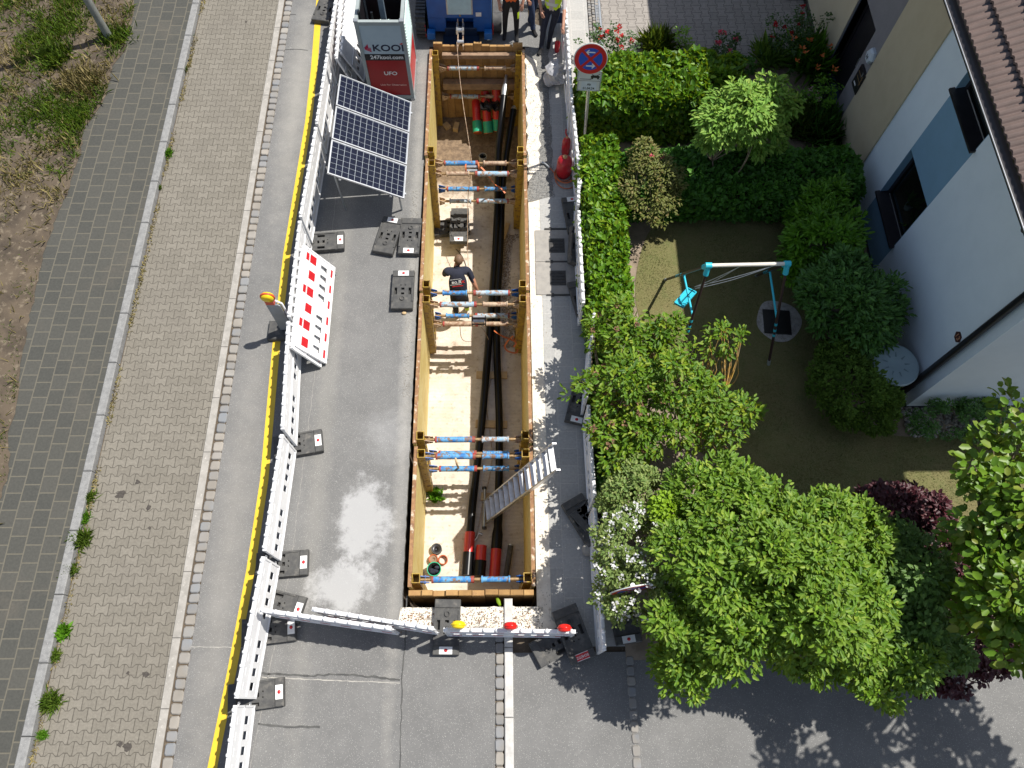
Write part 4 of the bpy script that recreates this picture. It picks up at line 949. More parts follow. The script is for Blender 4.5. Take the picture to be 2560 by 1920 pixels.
# gas bottle and extinguisher
def bottle(c, rr, h, label, cat, nm, hd=True):
    r = thing(nm, label, cat, c); m = MB()
    m.lathe([(rr*.8, 0), (rr*.8, .03), (rr, .07), (rr, h*.72), (rr*.88, h*.83), (rr*.5, h*.92), (rr*.3, h*.95)], 26, c); m.build('bottle_body', M['redgas'], r)
    MB().lathe([(rr*.3, h*.93), (rr*.3, h*1.0), (rr*.18, h*1.02), (0, h*1.02)], 14, c).build('valve', M['brass'], r)
    if hd: MB().lathe([(rr*.62, h*.9), (rr*.62, h*1.06), (rr*.56, h*1.06), (rr*.56, h*.9)], 20, c).build('collar', M['redgas'], r)
    return r
c = G(1408, 437, 0); bottle(c, .15, .55, 'stout red gas bottle with worn labels and a hose coiled round its foot', 'gas bottle', 'gas_bottle', False)
m = MB()
for k, (rr, z) in enumerate(((.185, .03), (.2, .05), (.19, .075), (.235, .02))):
    m.tube([(c.x+rr*math.cos(t*.3)+.02*k, c.y-.02*k+rr*math.sin(t*.3)*(1+.1*k), z) for t in range(22)], .009, 6, caps=False)
m.tube(smooth([(c.x-.18, c.y, .04), (c.x-.22, c.y+.08, .03), (c.x-.27, c.y+.14, .04)], 5), .009, 6)
r = thing('gas_hose', 'orange rubber hose coiled round the stout gas bottle, ending in a burner', 'hose', (c.x, c.y, 0)); m.build('hose_body', M['orange'], r)
MB().tube([(c.x-.27, c.y+.14, .04), (c.x-.36, c.y+.25, .04), (c.x-.43, c.y+.28, .04)], [.02, .018, .026], 10).build('burner', M['steel'], r)
c = G(1413, 385, 0); r = bottle(c, .085, .5, 'slim red bottle with a black handle behind the stout gas bottle', 'fire extinguisher', 'fire_extinguisher', False)
MB().tube([(c.x, c.y, .5), (c.x-.03, c.y+.05, .56), (c.x-.02, c.y+.12, .58)], .014, 8).build('handle', M['redgas'], r)
# drain covers
M['cframe'] = mat('cast_frame', (.05, .048, .045), (.035, .033, .03), 20, .7)
for k, ((gx, gy), l) in enumerate((((1392, 615), 'rusty square drain grate in a concrete slab, the one farther away'), ((1395, 696), 'square drain grate with slots in a concrete slab, the nearer one'))):
    c = G(gx, gy); r = thing('drain_grate', l, 'drain grate', (c.x, c.y, .02), 0, 'square drain grates in the pavement')
    m = MB(); m.box(c.x-.42, c.x+.33, c.y-.36, c.y+.36, .004, .012); m.build('cover_slab', mat('cover_concrete', (.33, .31, .28), (.27, .255, .235), 8, .85), r)
    m = MB(); xs = [c.x-.15+.3*t for t in (0, .08, .3, .38, .62, .70, .92, 1)]; ys = [c.y-.16+.32*t for t in (0, .08, .18, .3, .4, .52, .62, .74, .84, 1)]
    m.grid(xs, ys, {(i, j) for i in (1, 3, 5) for j in (1, 3, 5, 7)}, .006, .022); m.box(c.x-.14, c.x+.14, c.y-.15, c.y+.15, .0125, .0135); m.build('grate', M['cframe'], r)
for (px, py), l_ in (((1375, 573), 'dark cast rail at the far edge of the two drain cover slabs'), ((1378, 655), 'dark cast rail between the two drain cover slabs'), ((1381, 738), 'dark cast rail at the near edge of the drain cover slabs')):
    p = G(px, py); m = MB(); m.box(.82, 1.38, p.y-.018, p.y+.018, .006, .017); m.box(p.x-.02, p.x+.03, p.y-.035, p.y+.035, .007, .019)
    tag(m.build('cast_rail', M['cframe']), l_, 'drain rail', 'cast rails round the drain covers')
# channel drain right of the far fence
p = MB(); p.box(2.225, 2.262, 12.6, 22, .0, .02); [p.box(2.15, 2.225, 12.6+.03*k, 12.615+.03*k, .008, .02) for k in range(320)]; p.box(2.14, 2.155, 12.6, 22, .0, .021)
tag(p.build('channel_drain', M['steel']), 'narrow slotted channel drain along the edge of the driveway', 'drain')
# plastic bag, blue stool, small finds on the pavement
m = MB(); m.sphere((0, 0, .2), .2, 22, 14, (1, 1.1, 1)); rv = []
for v in m.v:
    p = Vector(v); n_ = noise.noise(p*7)*.09 + noise.noise(p*16)*.04 + abs(noise.noise(p*11))*.05; q = p + (p-Vector((0, 0, .2))).normalized()*n_; rv.append((q.x, q.y, max(0, q.z)))
m.v = rv; m.s = [False]*len(m.s); mm, nt_, bs_ = newmat('clear_film'); bs_.inputs['Base Color'].default_value = (.42, .42, .44, 1); bs_.inputs['Roughness'].default_value = .12; bs_.inputs['Alpha'].default_value = .75
o = m.build('plastic_bag', mm); c = G(1388, 186, .2); o.location = (c.x, c.y, 0); o.scale = (1.05, 1.25, 1.1); tag(o, 'crumpled clear plastic rubbish bag against the right barrier', 'rubbish bag')
r = thing('step_stool', 'dark blue folding step beside the man resting his hand on the barrier', 'step stool', G(1392, 88, 0)); c = r.location
m = MB(); m.bbox(c.x-.13, c.x+.13, c.y+.02, c.y+.3, .3, .34, .01); m.build('seat', M['jeans'], r)
for sx in (-.11, .11):
    for sy in (.03, .28): MB().tube([(c.x+sx, c.y+sy, .3), (c.x+sx*1.15, c.y+sy, 0)], .014, 8).build('leg', M['dark'], r)
bottle(G(1392, 128, 0), .06, .3, 'small red canister lying among the light stripes by the right barrier', 'canister', 'red_canister', False)
c = G(1467, 1376, .06); m = MB(); m.sphere((0, 0, 0), .1, 14, 10, (.8, 1.0, .7)); m.v = [tuple(Vector(v)*(1+.25*noise.noise(Vector(v)*14))) for v in m.v]; m.v = [(max(-.075, min(.075, x)), max(-.09, min(.09, y)), max(-.06, min(.06, z))) for x, y, z in m.v]; m.s = [False]*len(m.s)
o = m.build('loose_stone', M['concrete']); o.location = (c.x, c.y, .06); tag(o, 'loose grey cobble lying by the right barrier', 'stone')
c = G(1010, 782, .03); o = MB().sphere((0, 0, .02), .04, 7, 5, (1.2, .8, .5)).build('crumpled_leaf', M['wood2']); o.location = (c.x, c.y, 0); o['label'] = 'small crumpled dry leaf on the asphalt'; o['category'] = 'leaf'
# street lamp post at top left
b = G(276, 98, .09); r = thing('lamp_post', 'tapered grey steel lamp post standing in the rough grass', 'lamp post', b)
MB().tube([(b.x, b.y, .05), (b.x, b.y, 1.2), (b.x, b.y, 5.0)], [.085, .08, .06], 18).build('pole', mat('galvanised_post', (.26, .27, .25), (.2, .21, .19), 6, .55, .2), r)
MB().tube([(b.x, b.y, .06), (b.x, b.y, .1)], .12, 16).build('base_collar', M['concrete'], r)
MB().box(b.x-.03, b.x+.04, b.y-.088, b.y-.07, 1.15, 1.26).build('sticker', M['paper'], r)
# rakes of the mesh fence behind the people
r = thing('mesh_fence', 'grey steel mesh fence section behind the people at the far end', 'site fence', (.4, 14.75, 0))
m = MB()
for k in range(16): m.tube([(-.1+.09*k, 14.75, .1), (-.1+.09*k, 14.75, 1.1)], .006, 5, smooth=False)
for k in range(11): m.tube([(-.15, 14.75, .1+.1*k), (1.3, 14.75, .1+.1*k)], .006, 5, smooth=False)
m.build('mesh', M['steel'], r); MB().bbox(-.2, 1.3, 14.65, 14.85, 0, .08, .01).build('base_rail', M['concrete'], r)
# ================================================================== people
def person(label, loc, rz, J, E, cloth, name='person', extra=None, hair='hair'):
    """J: joint -> (x, y, z, radius); E: edges; cloth: edge -> material index"""
    names = list(J); vs = [J[n][:3] for n in names]; es = [(names.index(a), names.index(b)) for a, b, _ in E]
    me = bpy.data.meshes.new('sk'); me.from_pydata(vs, es, []); o = bpy.data.objects.new('sk', me); COL.objects.link(o)
    sk_ = o.modifiers.new('s', 'SKIN'); sk_.use_smooth_shade = True
    for i, n in enumerate(names):
        rr = J[n][3]; rr = rr if isinstance(rr, tuple) else (rr, rr); me.skin_vertices[0].data[i].radius = rr
    me.skin_vertices[0].data[0].use_root = True
    sb = o.modifiers.new('u', 'SUBSURF'); sb.levels = 2; sb.render_levels = 2
    dg = bpy.context.evaluated_depsgraph_get(); dg.update()
    ev = o.evaluated_get(dg); m2 = bpy.data.meshes.new_from_object(ev); bpy.data.objects.remove(o)
    mats = [M[k] for k in cloth]; m2.materials.clear()
    for m in mats: m2.materials.append(m)
    seg = [(Vector(J[a][:3]), Vector(J[b][:3]), c, (J[a][3] if not isinstance(J[a][3], tuple) else J[a][3][0])) for a, b, c in E]
    for p in m2.polygons:
        c = p.center; best = None
        for a, b, k, rr in seg:
            d = b-a; t = max(0, min(1, (c-a).dot(d)/max(d.length_squared, 1e-9))); dist = (c-(a+d*t)).length/(rr+.02)
            if best is None or dist < best[0]: best = (dist, k)
        k = best[1]
        if extra: k = extra(c, k)
        p.material_index = k; p.use_smooth = True
    r = thing(name, label, 'person', loc, rz); b = bpy.data.objects.new('body', m2); COL.objects.link(b); b.parent = r
    h = Vector(J['head'][:3]); m = MB(); m.sphere((h.x, h.y-.012, h.z+.02), .103, 16, 12, (.83, 1.0, 1.05)); 
    m.v = [v if not (v[1] > h.y+.05 and v[2] < h.z+.06) else (v[0]*.9, h.y+.04, v[2]) for v in m.v]; m.v = [(x, y, max(z, h.z-.03)) for x, y, z in m.v]
    m.build('hair', M['hair'], r, world=False)
    m = MB()
    for s in (-1, 1): m.sphere((h.x+s*.085, h.y+.0, h.z-.03), .024, 8, 6, (.45, .8, 1.2)); m.sphere((h.x+s*.033, h.y+.085, h.z), .011, 8, 6)
    m.sphere((h.x, h.y+.1, h.z-.03), .017, 8, 6, (.7, 1, 1.4)); m.build('face', M['skin'], r, world=False)
    return r
def skel(head=(0, .03, 1.66), lh=None, rh=None, le=None, re=None, feet=((-.12, 0), (.12, 0)), lean=(0, 0), wide=1.0, belly=0):
    J = {}; lx, ly = lean
    J['pelvis'] = (0, 0, .96, (.155*wide, .115)); J['waist'] = (lx*.3, ly*.3, 1.12, (.145*wide, .11+belly)); J['chest'] = (lx*.7, ly*.7, 1.34, (.17*wide, .12+belly*.4)); J['neckb'] = (lx, ly, 1.48, .085); J['neck'] = (lx, ly+.01, 1.54, .052)
    hx, hy, hz = head; J['jaw'] = (hx, hy+.01, hz-.06, .07); J['head'] = (hx, hy, hz+.0, (.082, .098)); J['crown'] = (hx, hy-.01, hz+.07, .07)
    E = [('pelvis', 'waist', 0), ('waist', 'chest', 0), ('chest', 'neckb', 0), ('neckb', 'neck', 2), ('neck', 'jaw', 2), ('jaw', 'head', 2), ('head', 'crown', 2)]
    for s, nm, el, ha, ft in ((-1, 'l', le, lh, feet[0]), (1, 'r', re, rh, feet[1])):
        sh_ = (lx+s*.19*wide, ly, 1.42); el = el or (s*.27*wide, -.02, 1.14); ha = ha or (s*.27*wide, .08, .90)
        J[nm+'sh'] = (*sh_, .078); J[nm+'up'] = tuple((a+b)/2 for a, b in zip(sh_, el)) + (.062,); J[nm+'el'] = (*el, .046); J[nm+'wr'] = (*ha, .03)
        d = (Vector(ha)-Vector(el)).normalized(); pm = Vector(ha)+d*.06; J[nm+'pm'] = (*pm, (.034, .02))
        E += [('chest', nm+'sh', 0), (nm+'sh', nm+'up', 0), (nm+'up', nm+'el', 3), (nm+'el', nm+'wr', 2), (nm+'wr', nm+'pm', 2)]
        side = d.cross(Vector((0, 1, 0))).normalized() if abs(d.y) < .9 else Vector((1, 0, 0)); crl = d.cross(side)
        for q, (off, ln) in enumerate(((-.03, .065), (-.01, .078), (.01, .072), (.03, .055))):
            a = pm+side*off+d*.04; b2 = a+d*ln*.55+crl*.012; c2 = b2+d*ln*.4+crl*.028
            J[f'{nm}f{q}a'] = (*a, .0095); J[f'{nm}f{q}b'] = (*b2, .009); J[f'{nm}f{q}c'] = (*c2, .008)
            E += [(nm+'pm', f'{nm}f{q}a', 2), (f'{nm}f{q}a', f'{nm}f{q}b', 2), (f'{nm}f{q}b', f'{nm}f{q}c', 2)]
        a = Vector(ha)+side*(-s)*.03+d*.03+crl*.01; b2 = a+side*(-s)*.025+d*.035; J[nm+'ta'] = (*a, .011); J[nm+'tb'] = (*b2, .0095); E += [(nm+'wr', nm+'ta', 2), (nm+'ta', nm+'tb', 2)]
        fx, fy = ft; J[nm+'hip'] = (s*.09*wide, 0, .88, .1); kn = (fx*.6+s*.045, fy*.5+.04, .5); J[nm+'kn'] = (*kn, .066); J[nm+'ca'] = (kn[0]*.45+fx*.55, kn[1]*.45+fy*.55-.02, .3, .062); J[nm+'an'] = (fx, fy-.02, .1, .045); J[nm+'ft'] = (fx+s*.01, fy+.07, .045, (.042, .035)); J[nm+'to'] = (fx+s*.02, fy+.17, .035, (.04, .026)); J[nm+'he'] = (fx, fy-.07, .045, .034)
        E += [('pelvis', nm+'hip', 1), (nm+'hip', nm+'kn', 1), (nm+'kn', nm+'ca', 1), (nm+'ca', nm+'an', 1), (nm+'an', nm+'ft', 4), (nm+'ft', nm+'to', 4), (nm+'an', nm+'he', 4)]
    return J, E
# the worker in the trench, back to the camera
J, E = skel(head=(.05, .46, 1.56), lean=(.0, .33), rh=(.38, .12, .86), re=(.33, .14, 1.1), lh=(-.08, .52, 1.12), le=(-.26, .38, 1.16), feet=((-.10, .10), (.13, .22)), wide=1.12)
for k_ in ('neckb', 'neck'): J[k_] = (J[k_][0], J[k_][1]+(.05 if k_ == 'neck' else 0), J[k_][2]-.06, J[k_][3])
def ext(c, k):
    if k == 3: return 0 if c.z > 1.2 and abs(c.x) < .31 else 2
    if k == 1 and c.z < .2: return 5
    if k == 0 and c.z < .95: return 1
    return k
mw = G(1143, 750, ZF+.3)
wk = person('worker in a dark T-shirt standing in the trench with his back to us', (-.9, 7.70, ZF+.02), R(4), J, E, ['navy', 'blackc', 'skin', 'skin', 'greyc', 'hiviz'], extra=ext)
wk.scale = (1.04, 1.04, 1.02)
def txt2(b_, s_, mt, loc, rot):
    o = text(b_, s_, mt, wk, (0, 0, 0), rot, 'back_print', .001); o.location = loc; return o
txt2('eo.R', .105, M['paper'], (-.02, .083, 1.355), (R(62), 0, 0))
m = MB(); m.T = RX90; ln = .005
m.prism([(-.13, .06), (.08, .075), (.085, .068), (-.125, .053)], 0, .002); m.prism([(-.13, -.055), (.09, -.048), (.09, -.055), (-.13, -.062)], 0, .002); m.prism([(.085, .07), (.11, .045), (.105, .04), (.08, .062)], 0, .002)
o = m.build('back_print', M['paper'], wk, world=False); o.location = (-.02, .083, 1.355); o.rotation_euler = (R(-28), 0, 0)
m = MB(); m.T = RX90; m.prism([(.07, .03), (.1, .02), (.15, .045), (.115, .008), (.15, -.03), (.1, -.01), (.06, -.035), (.085, 0)], 0, .002); m.prism([(-.11, -.085), (.1, -.072), (.1, -.09), (-.11, -.102)], 0, .002)
o = m.build('back_print', M['tredb'], wk, world=False); o.location = (-.0, .08, 1.358); o.rotation_euler = (R(-28), 0, 0)
# three people at the far end
def feet_pose(p, q, face):   # world feet -> local feet for a body facing -Y etc.
    c = (p+q)/2; m = Matrix.Rotation(-face, 3, 'Z'); a, b = m @ (p-c), m @ (q-c)
    if a.x > b.x: a, b = b, a
    return c, ((a.x, a.y), (b.x, b.y))
def band(lo, hi, k2):
    def f(c, k):
        if k == 0 and lo < c.z < hi: return k2
        if k == 0 and c.z < .92: return 1
        return k
    return f
c, ft = feet_pose(G(1262, 90), G(1291, 95), R(180))
J, E = skel(feet=ft, lh=(-.25, .1, .95), rh=(.25, .1, .95), wide=1.1, belly=.02)
person('person in black work trousers and an orange jacket standing beside the blue winch', (c.x, c.y, .0), R(180), J, E, ['orviz', 'blackc', 'skin', 'orviz', 'blackc', 'hiviz'], extra=lambda c, k: (5 if k == 1 and c.x < -.14 and .55 < c.z < .72 else (1 if k == 0 and (c.z < .98) else k)))
c, ft = feet_pose(G(1325, 60), G(1333, 82), R(215))
J, E = skel(feet=ft, wide=1.08, lh=(-.26, .12, .96), rh=(.24, .12, .96))
person('person in dark jeans and a yellow vest standing behind the other two', (c.x, c.y, 0), R(215), J, E, ['hiviz', 'jeans', 'skin', 'navy', 'blackc', 'splate'], extra=band(1.12, 1.17, 5))
c, ft = feet_pose(G(1352, 128), G(1372, 112), R(165))
hand = G(1408, 66, 1.03); m3 = Matrix.Rotation(-R(165), 3, 'Z'); hl = m3 @ (hand-c); base = Vector((c.x+.12, c.y+.12, 0))
hl = m3 @ (Vector((hand.x, hand.y, 0))-base); ft = tuple((x+(m3 @ (c-base)).x, y+(m3 @ (c-base)).y) for x, y in ft)
J, E = skel(feet=ft, wide=1.15, belly=.05, lh=(hl.x, hl.y, 1.05), le=((hl.x-.25)/2, hl.y*.5, 1.2), rh=(.2, .2, 1.0))
person('bulky person in a grey shirt and yellow vest resting a hand on the barrier', base, R(165), J, E, ['hiviz', 'navy', 'skin', 'greyc', 'blackc', 'splate'], extra=lambda c, k: (5 if k == 0 and (1.08 < c.z < 1.13) else 3 if k == 0 and c.y > .1 and abs(c.x) < .05 else k))
# ================================================================== house
X = 7.05; YS = 4.74; YN = 24; ZE = 5.05
M['w_lb'] = mat('pale_blue_render', (.66, .75, .83), (.63, .72, .8), 3, .9, bmp=.3, fine=160); M['w_db'] = mat('mid_blue_render', (.17, .31, .45), (.16, .295, .42), 3, .9, bmp=.3, fine=160)
M['w_tan'] = mat('tan_render', (.50, .43, .30), (.47, .40, .275), 3, .9, bmp=.3, fine=160); M['w_gr'] = mat('grey_render', (.22, .21, .22), (.2, .19, .2), 3, .9, bmp=.3, fine=160)
M['w_s'] = mat('grey_blue_render', (.66, .75, .83), (.63, .72, .8), 3, .9, bmp=.3, fine=160); M['plinth'] = mat('dark_plinth', (.03, .05, .08), None, 4, .8)
h = thing('rendered_house', 'rendered house with pale blue, mid blue and tan walls under a brown tiled roof', 'house', (X, YS, 0))
def wallx(x, ya, yb, holes, mt, za=.12, zb=ZE+.25, d=.28, nm='wall'):
    ys = sorted({ya, yb} | {v for q in holes for v in q[:2]}); zs = sorted({za, zb} | {v for q in holes for v in q[2:]})
    hs = {(i, j) for i in range(len(ys)-1) for j in range(len(zs)-1) for q in holes if q[0] <= ys[i] < q[1] and q[2] <= zs[j] < q[3]}
    m = MB(); m.T = Matrix(((0, 0, 1, 0), (1, 0, 0, 0), (0, 1, 0, 0), (0, 0, 0, 1))); m.grid(ys, zs, hs, x, x+d); return m.build(nm, mt, h)
W1, W2 = (7.53, 8.73, .9, 2.05), (7.53, 8.73, 3.40, 4.7)
wallx(X, YS, 7.52, [], M['w_lb']); wallx(X, 7.52, 8.74, [W1, W2], M['w_db']); wallx(X, 8.74, 9.64, [], M['w_lb'])
wallx(X-.03, 9.64, 11.08, [], M['w_tan'], zb=ZE); wallx(X-.031, 12.66, YN, [], M['w_tan'], zb=ZE)
DR = (11.6, 12.6, .12, 2.02); wallx(X, 11.08, 12.66, [DR], M['w_gr'], zb=ZE)
MB().box(X+.281, X+6, YS+.001, YS+.28, .12, ZE+.25).build('wall', M['w_lb'], h)
MB().box(X-.005+.03, X+.2, YS+.02, YN, -.05, .12).box(X+.2, X+6, YS+.02, YS+.25, -.05, .12).build('plinth', M['plinth'], h)
MB().box(X-.001, X+.022, YS-.02, YS-.001, 0, 0.001).build('plinth', M['plinth'], h) if False else None
m = MB(); m.prism([(X-.012, 11.56), (X-.004, 11.56), (X-.004, 12.66), (X-.012, 12.66)], 2.02, 2.1)
_m, _nt, _bs = newmat('window_pane'); M['pane'] = _m; _bs.inputs['Base Color'].default_value = (.01, .012, .012, 1); _bs.inputs['Roughness'].default_value = .03; _tr = N(_nt, 'BsdfTransparent'); _tr.inputs[0].default_value = (.75, .8, .78, 1)
_mx = N(_nt, 'MixShader'); _mx.inputs[0].default_value = .72; _nt.links.new(_bs.outputs[0], _mx.inputs[1]); _nt.links.new(_tr.outputs[0], _mx.inputs[2]); _nt.links.new(_mx.outputs[0], _nt.nodes['Material Output'].inputs[0])
def window(y0, y1, z0, z1):
    fr = MB(); xx = X+.13
    fr.box(xx, xx+.06, y0, y0+.07, z0, z1).box(xx, xx+.06, y1-.07, y1, z0, z1).box(xx, xx+.06, y0+.07, y1-.07, z0, z0+.07).box(xx, xx+.06, y0+.07, y1-.07, z1-.09, z1)
    w_ = fr.build('window', M['dark'], h)
    MB().box(xx+.03, xx+.04, y0+.07, y1-.07, z0+.07, z1-.09).build('pane', M['pane'], w_); MB().box(xx+.9, xx+.95, y0-.6, y1+.6, z0-.6, z1+.6).box(xx+.17, xx+.9, y0-.3, y1+.3, z0-.1, z0-.02).box(xx+.17, xx+.9, y0-.35, y0-.3, z0-.6, z1+.6).box(xx+.17, xx+.9, y1+.3, y1+.35, z0-.6, z1+.6).box(xx+.17, xx+.9, y0-.3, y1+.3, z1+.1, z1+.15).build('room_lining', M['wood3'], w_)
    MB().box(xx-.008, xx, y0+.09, y1-.09, z0+.07, z0+.085).build('trim', M['alu'], w_)
    MB().add([(X-.075, y0-.03, z0-.0), (X-.075, y1+.03, z0-.0), (X+.128, y1+.03, z0+.05), (X+.128, y0-.03, z0+.05), (X-.075, y0-.03, z0-.04), (X-.075, y1+.03, z0-.04), (X+.128, y1+.03, z0+.01), (X+.128, y0-.03, z0+.01)], [(0, 3, 2, 1), (4, 5, 6, 7), (0, 1, 5, 4), (1, 2, 6, 5), (2, 3, 7, 6), (3, 0, 4, 7)]).build('sill', M['dark'], w_)
window(*W1); window(*W2)
m = MB(); m.box(X+.14, X+.19, 11.6, 11.68, .12, 2.02).box(X+.14, X+.19, 12.52, 12.6, .12, 2.02).box(X+.14, X+.19, 11.68, 12.52, 1.94, 2.02).box(X+.16, X+.18, 11.68, 12.52, .12, 1.94)
d = m.build('front_door', M['dark'], h); MB().tube([(X+.1, 11.78, 1.0), (X+.1, 11.78, 1.2)], .012, 8).box(X+.1, X+.16, 11.77, 11.79, 1.09, 1.11).build('handle', M['steel'], d)
MB().box(X-.02, X+.14, 12.6, 12.66, .12, 2.1).build('door_reveal', M['w_gr'] if False else mat('slate_reveal', (.07, .08, .1), None, 5, .6), d)
# roof with courses of tiles
s_ = math.tan(R(33)); RX0 = 6.1; NC = 17; cl = .335; m = MB(); y = YS-.55
ny = 150; yy0, yy1 = YS-.6, 20
prof = lambda t: .028*abs(math.sin(math.pi*t))**.6
yw = .12; cols = int((yy1-yy0)/yw)
M['tile'] = mat('brown_roof_tile', (.15, .105, .09), (.12, .085, .072), 5, .55, bmp=.2, c3=(.12, .09, .08), sc3=10, lo3=.6, hi3=.75)
for r_ in range(NC):
    xa = RX0-.03+r_*cl*math.cos(R(33)); xb = xa+cl*1.12*math.cos(R(33)); za = ZE+.06+(xa-RX0)*s_+.03; zb_ = ZE+.06+(xb-RX0)*s_-.03
    vs = []; fs = []
    n_ = cols*6
    for i in range(n_+1):
        y = yy0+i*yw/6; ph = (i % 6)/6; b_ = [0, .016, .026, .026, .016, .0][i % 6]
        vs += [(xa, y, za+b_), (xb, y, zb_+b_), (xa, y, za+b_-.03)]
    for i in range(n_): a = 3*i; fs += [(a, a+3, a+4, a+1), (a+2, a+5, a+3, a)]
    m.add(vs, fs)
rf = m.build('roof', M['tile'], h)
xe = RX0+NC*cl*math.cos(R(33)); ze = ZE+.06+(xe-RX0)*s_
MB().add([(RX0, yy0+.01, ZE), (xe, yy0+.01, ze-.06), (xe, yy1, ze-.06), (RX0, yy1, ZE), (RX0, yy0+.01, ZE+.05), (xe, yy0+.01, ze-.02), (xe, yy1, ze-.02), (RX0, yy1, ZE+.05)], [(0, 1, 2, 3), (4, 7, 6, 5), (0, 4, 5, 1), (1, 5, 6, 2), (2, 6, 7, 3), (3, 7, 4, 0)]).build('eave_boards', M['dark'], h)
m = MB(); vs = []; gx = RX0-.11; k = 9
for y in (yy0, yy1):
    for i in range(k): t = math.pi+math.pi*i/(k-1); vs.append((gx+.075*math.cos(t), y, ZE+.05+.075*math.sin(t)))
m.add(vs, [(i, i+1, k+i+1, k+i) for i in range(k-1)], True); m.add([(v[0]*1+.0, v[1], v[2]-.004) for v in vs], [(k+i, k+i+1, i+1, i) for i in range(k-1)], True)
g_ = m.build('gutter', M['dark'], h); MB().tube([(gx-.078, yy0, ZE+.055), (gx-.078, yy1, ZE+.055)], .008, 8).build('gutter_lip', M['alu'], g_)
p = MB().tube([(X-.07, 4.96, .1), (X-.07, 4.96, ZE-.25), (gx, 4.96, ZE-.02)], .055, 14); dp = p.build('downpipe', M['dark'], h)
MB().tube([(X-.07, 4.96, 1.28), (X-.07, 4.96, 1.36)], .052, 14).box(X-.03, X, 4.95, 4.97, 1.3, 1.33).tube([(X-.07, 4.96, .5), (X-.07, 4.96, .56)], .06, 14).build('bracket', M['dark'], dp)
def onwall(px, py, xx):        # where the sight line of a pixel meets the wall plane
    a = G(px, py, 0); t = xx/a.x; return Vector((xx, a.y*t, HC*(1-t)))
np_ = MB(); np_.T = Matrix(((0, 0, -1, X-.004), (-1, 0, 0, 5.17), (0, 1, 0, 1.91), (0, 0, 0, 1)))
np_.lathe([(0, 0), (.095, 0), (.095, .006), (0, .006)], 6, smooth=False); pl = np_.build('number_plate', M['rust'] if False else mat('brown_plate', (.06, .02, .02), None, 5, .5), h)
text('13', .12, mat('copper_digits', (.5, .25, .15), None, 5, .5), pl, (X-.012, 5.17, 1.91), (R(90), 0, R(-90)), 'lettering', .002)
mb_ = MB(); mb_.box(X-.05, X-.001, 11.05, 11.38, .97, 1.43); mx_ = mb_.build('mailbox', M['dark'], h)
MB().box(X-.054, X-.05, 11.10, 11.12, 1.15, 1.36).box(X-.054, X-.05, 11.08, 11.34, 1.2, 1.215).box(X-.054, X-.05, 11.08, 11.34, 1.3, 1.315).build('slot', M['brass'], mx_)
MB().box(X-.055, X-.05, 11.2, 11.32, 1.05, 1.08).build('name_tag', M['paper'], mx_)
text('3', .12, M['steel'], mx_, (X-.054, 11.16, 1.36), (R(90), 0, R(-90)), 'lettering', .002)
lm = MB(); lm.T = Matrix(((0, 0, -1, X-.002), (-1, 0, 0, 11.25), (0, 1, 0, 1.74), (0, 0, 0, 1))); lm.lathe([(.15, 0), (.15, .05), (.12, .09), (0, .1)], 6, smooth=False)
wl = lm.build('wall_lamp', mat('opal_glass', (.62, .68, .74), None, 5, .3), h); text('11', .1, M['dark'], wl, (X-.106, 11.25, 1.72), (R(90), 0, R(-90)), 'lettering', .002)
# plants seen on the inside sill
# grille strip along the wall
m = MB(); [m.box(6.62, 6.98, 7.0+.03*k, 7.014+.03*k, .004, .03) for k in range(45)]; m.box(6.60, 6.62, 7.0, 8.35, .0, .032).box(6.98, 7.0, 7.0, 8.35, .0, .032)
tag(m.build('light_well_grating', M['dark']), 'black slatted grating in the ground along the mid blue wall', 'grating')
m = MB(); c = G(2060, 235, .02); m.box(c.x-.28, c.x+.2, c.y-.35, c.y+.35, .012, .03); [m.box(c.x-.27, c.x+.19, c.y-.34+.035*k, c.y-.325+.035*k, .0301, .034) for k in range(20)]; tag(m.build('doormat', M['dark']), 'dark ribbed doormat before the front door', 'doormat')
m = MB(); m.box(6.55, 7.0, 14.9, 20, .011, .03); [m.box(6.55, 7.0, 14.9+.05*k, 14.92+.05*k, .031, .036) for k in range(100)]; tag(m.build('entrance_mat', mat('slate_mat', (.05, .06, .08), None, 8, .7)), 'long slate grey mat by the wall at the far end', 'mat')
# pebbles: too many to count
def pebbles(poly_, n_, s0, s1, mt, nm, label, z=.01):
    random.seed(n_); m = MB(); xs = [p[0] for p in poly_]; ys = [p[1] for p in poly_]; k = 0
    while k < n_:
        x, y = random.uniform(min(xs), max(xs)), random.uniform(min(ys), max(ys)); ins = False; j = len(poly_)-1
        for i in range(len(poly_)):
            if (poly_[i][1] > y) != (poly_[j][1] > y) and x < (poly_[j][0]-poly_[i][0])*(y-poly_[i][1])/(poly_[j][1]-poly_[i][1])+poly_[i][0]: ins = not ins
            j = i
        k += 1
        if not ins: continue
        s = random.uniform(s0, s1); m.T = Matrix.Translation((x, y, z+s*.3)) @ Matrix.Rotation(random.random()*6, 4, 'Z'); m.sphere((0, 0, 0), s, 7, 5, (1, random.uniform(.6, .9), .6))
    m.T = Matrix(); o = m.build(nm, mt); o['kind'] = 'stuff'; o['label'] = label; return o
M['pebw'] = leafmat('pale_pebble', [(.3, .3, .29), (.45, .44, .42), (.36, .33, .28), (.22, .22, .22)], .7, 0); M['pebg'] = leafmat('grey_pebble', [(.12, .13, .14), (.22, .23, .24), (.3, .3, .3)], .7, 0)
pebbles([(7.0, 4.2), (12, 4.2), (12, 4.75), (7.0, 4.75)], 1500, .025, .05, M['pebw'], 'pebbles', 'pale pebbles along the gable wall')
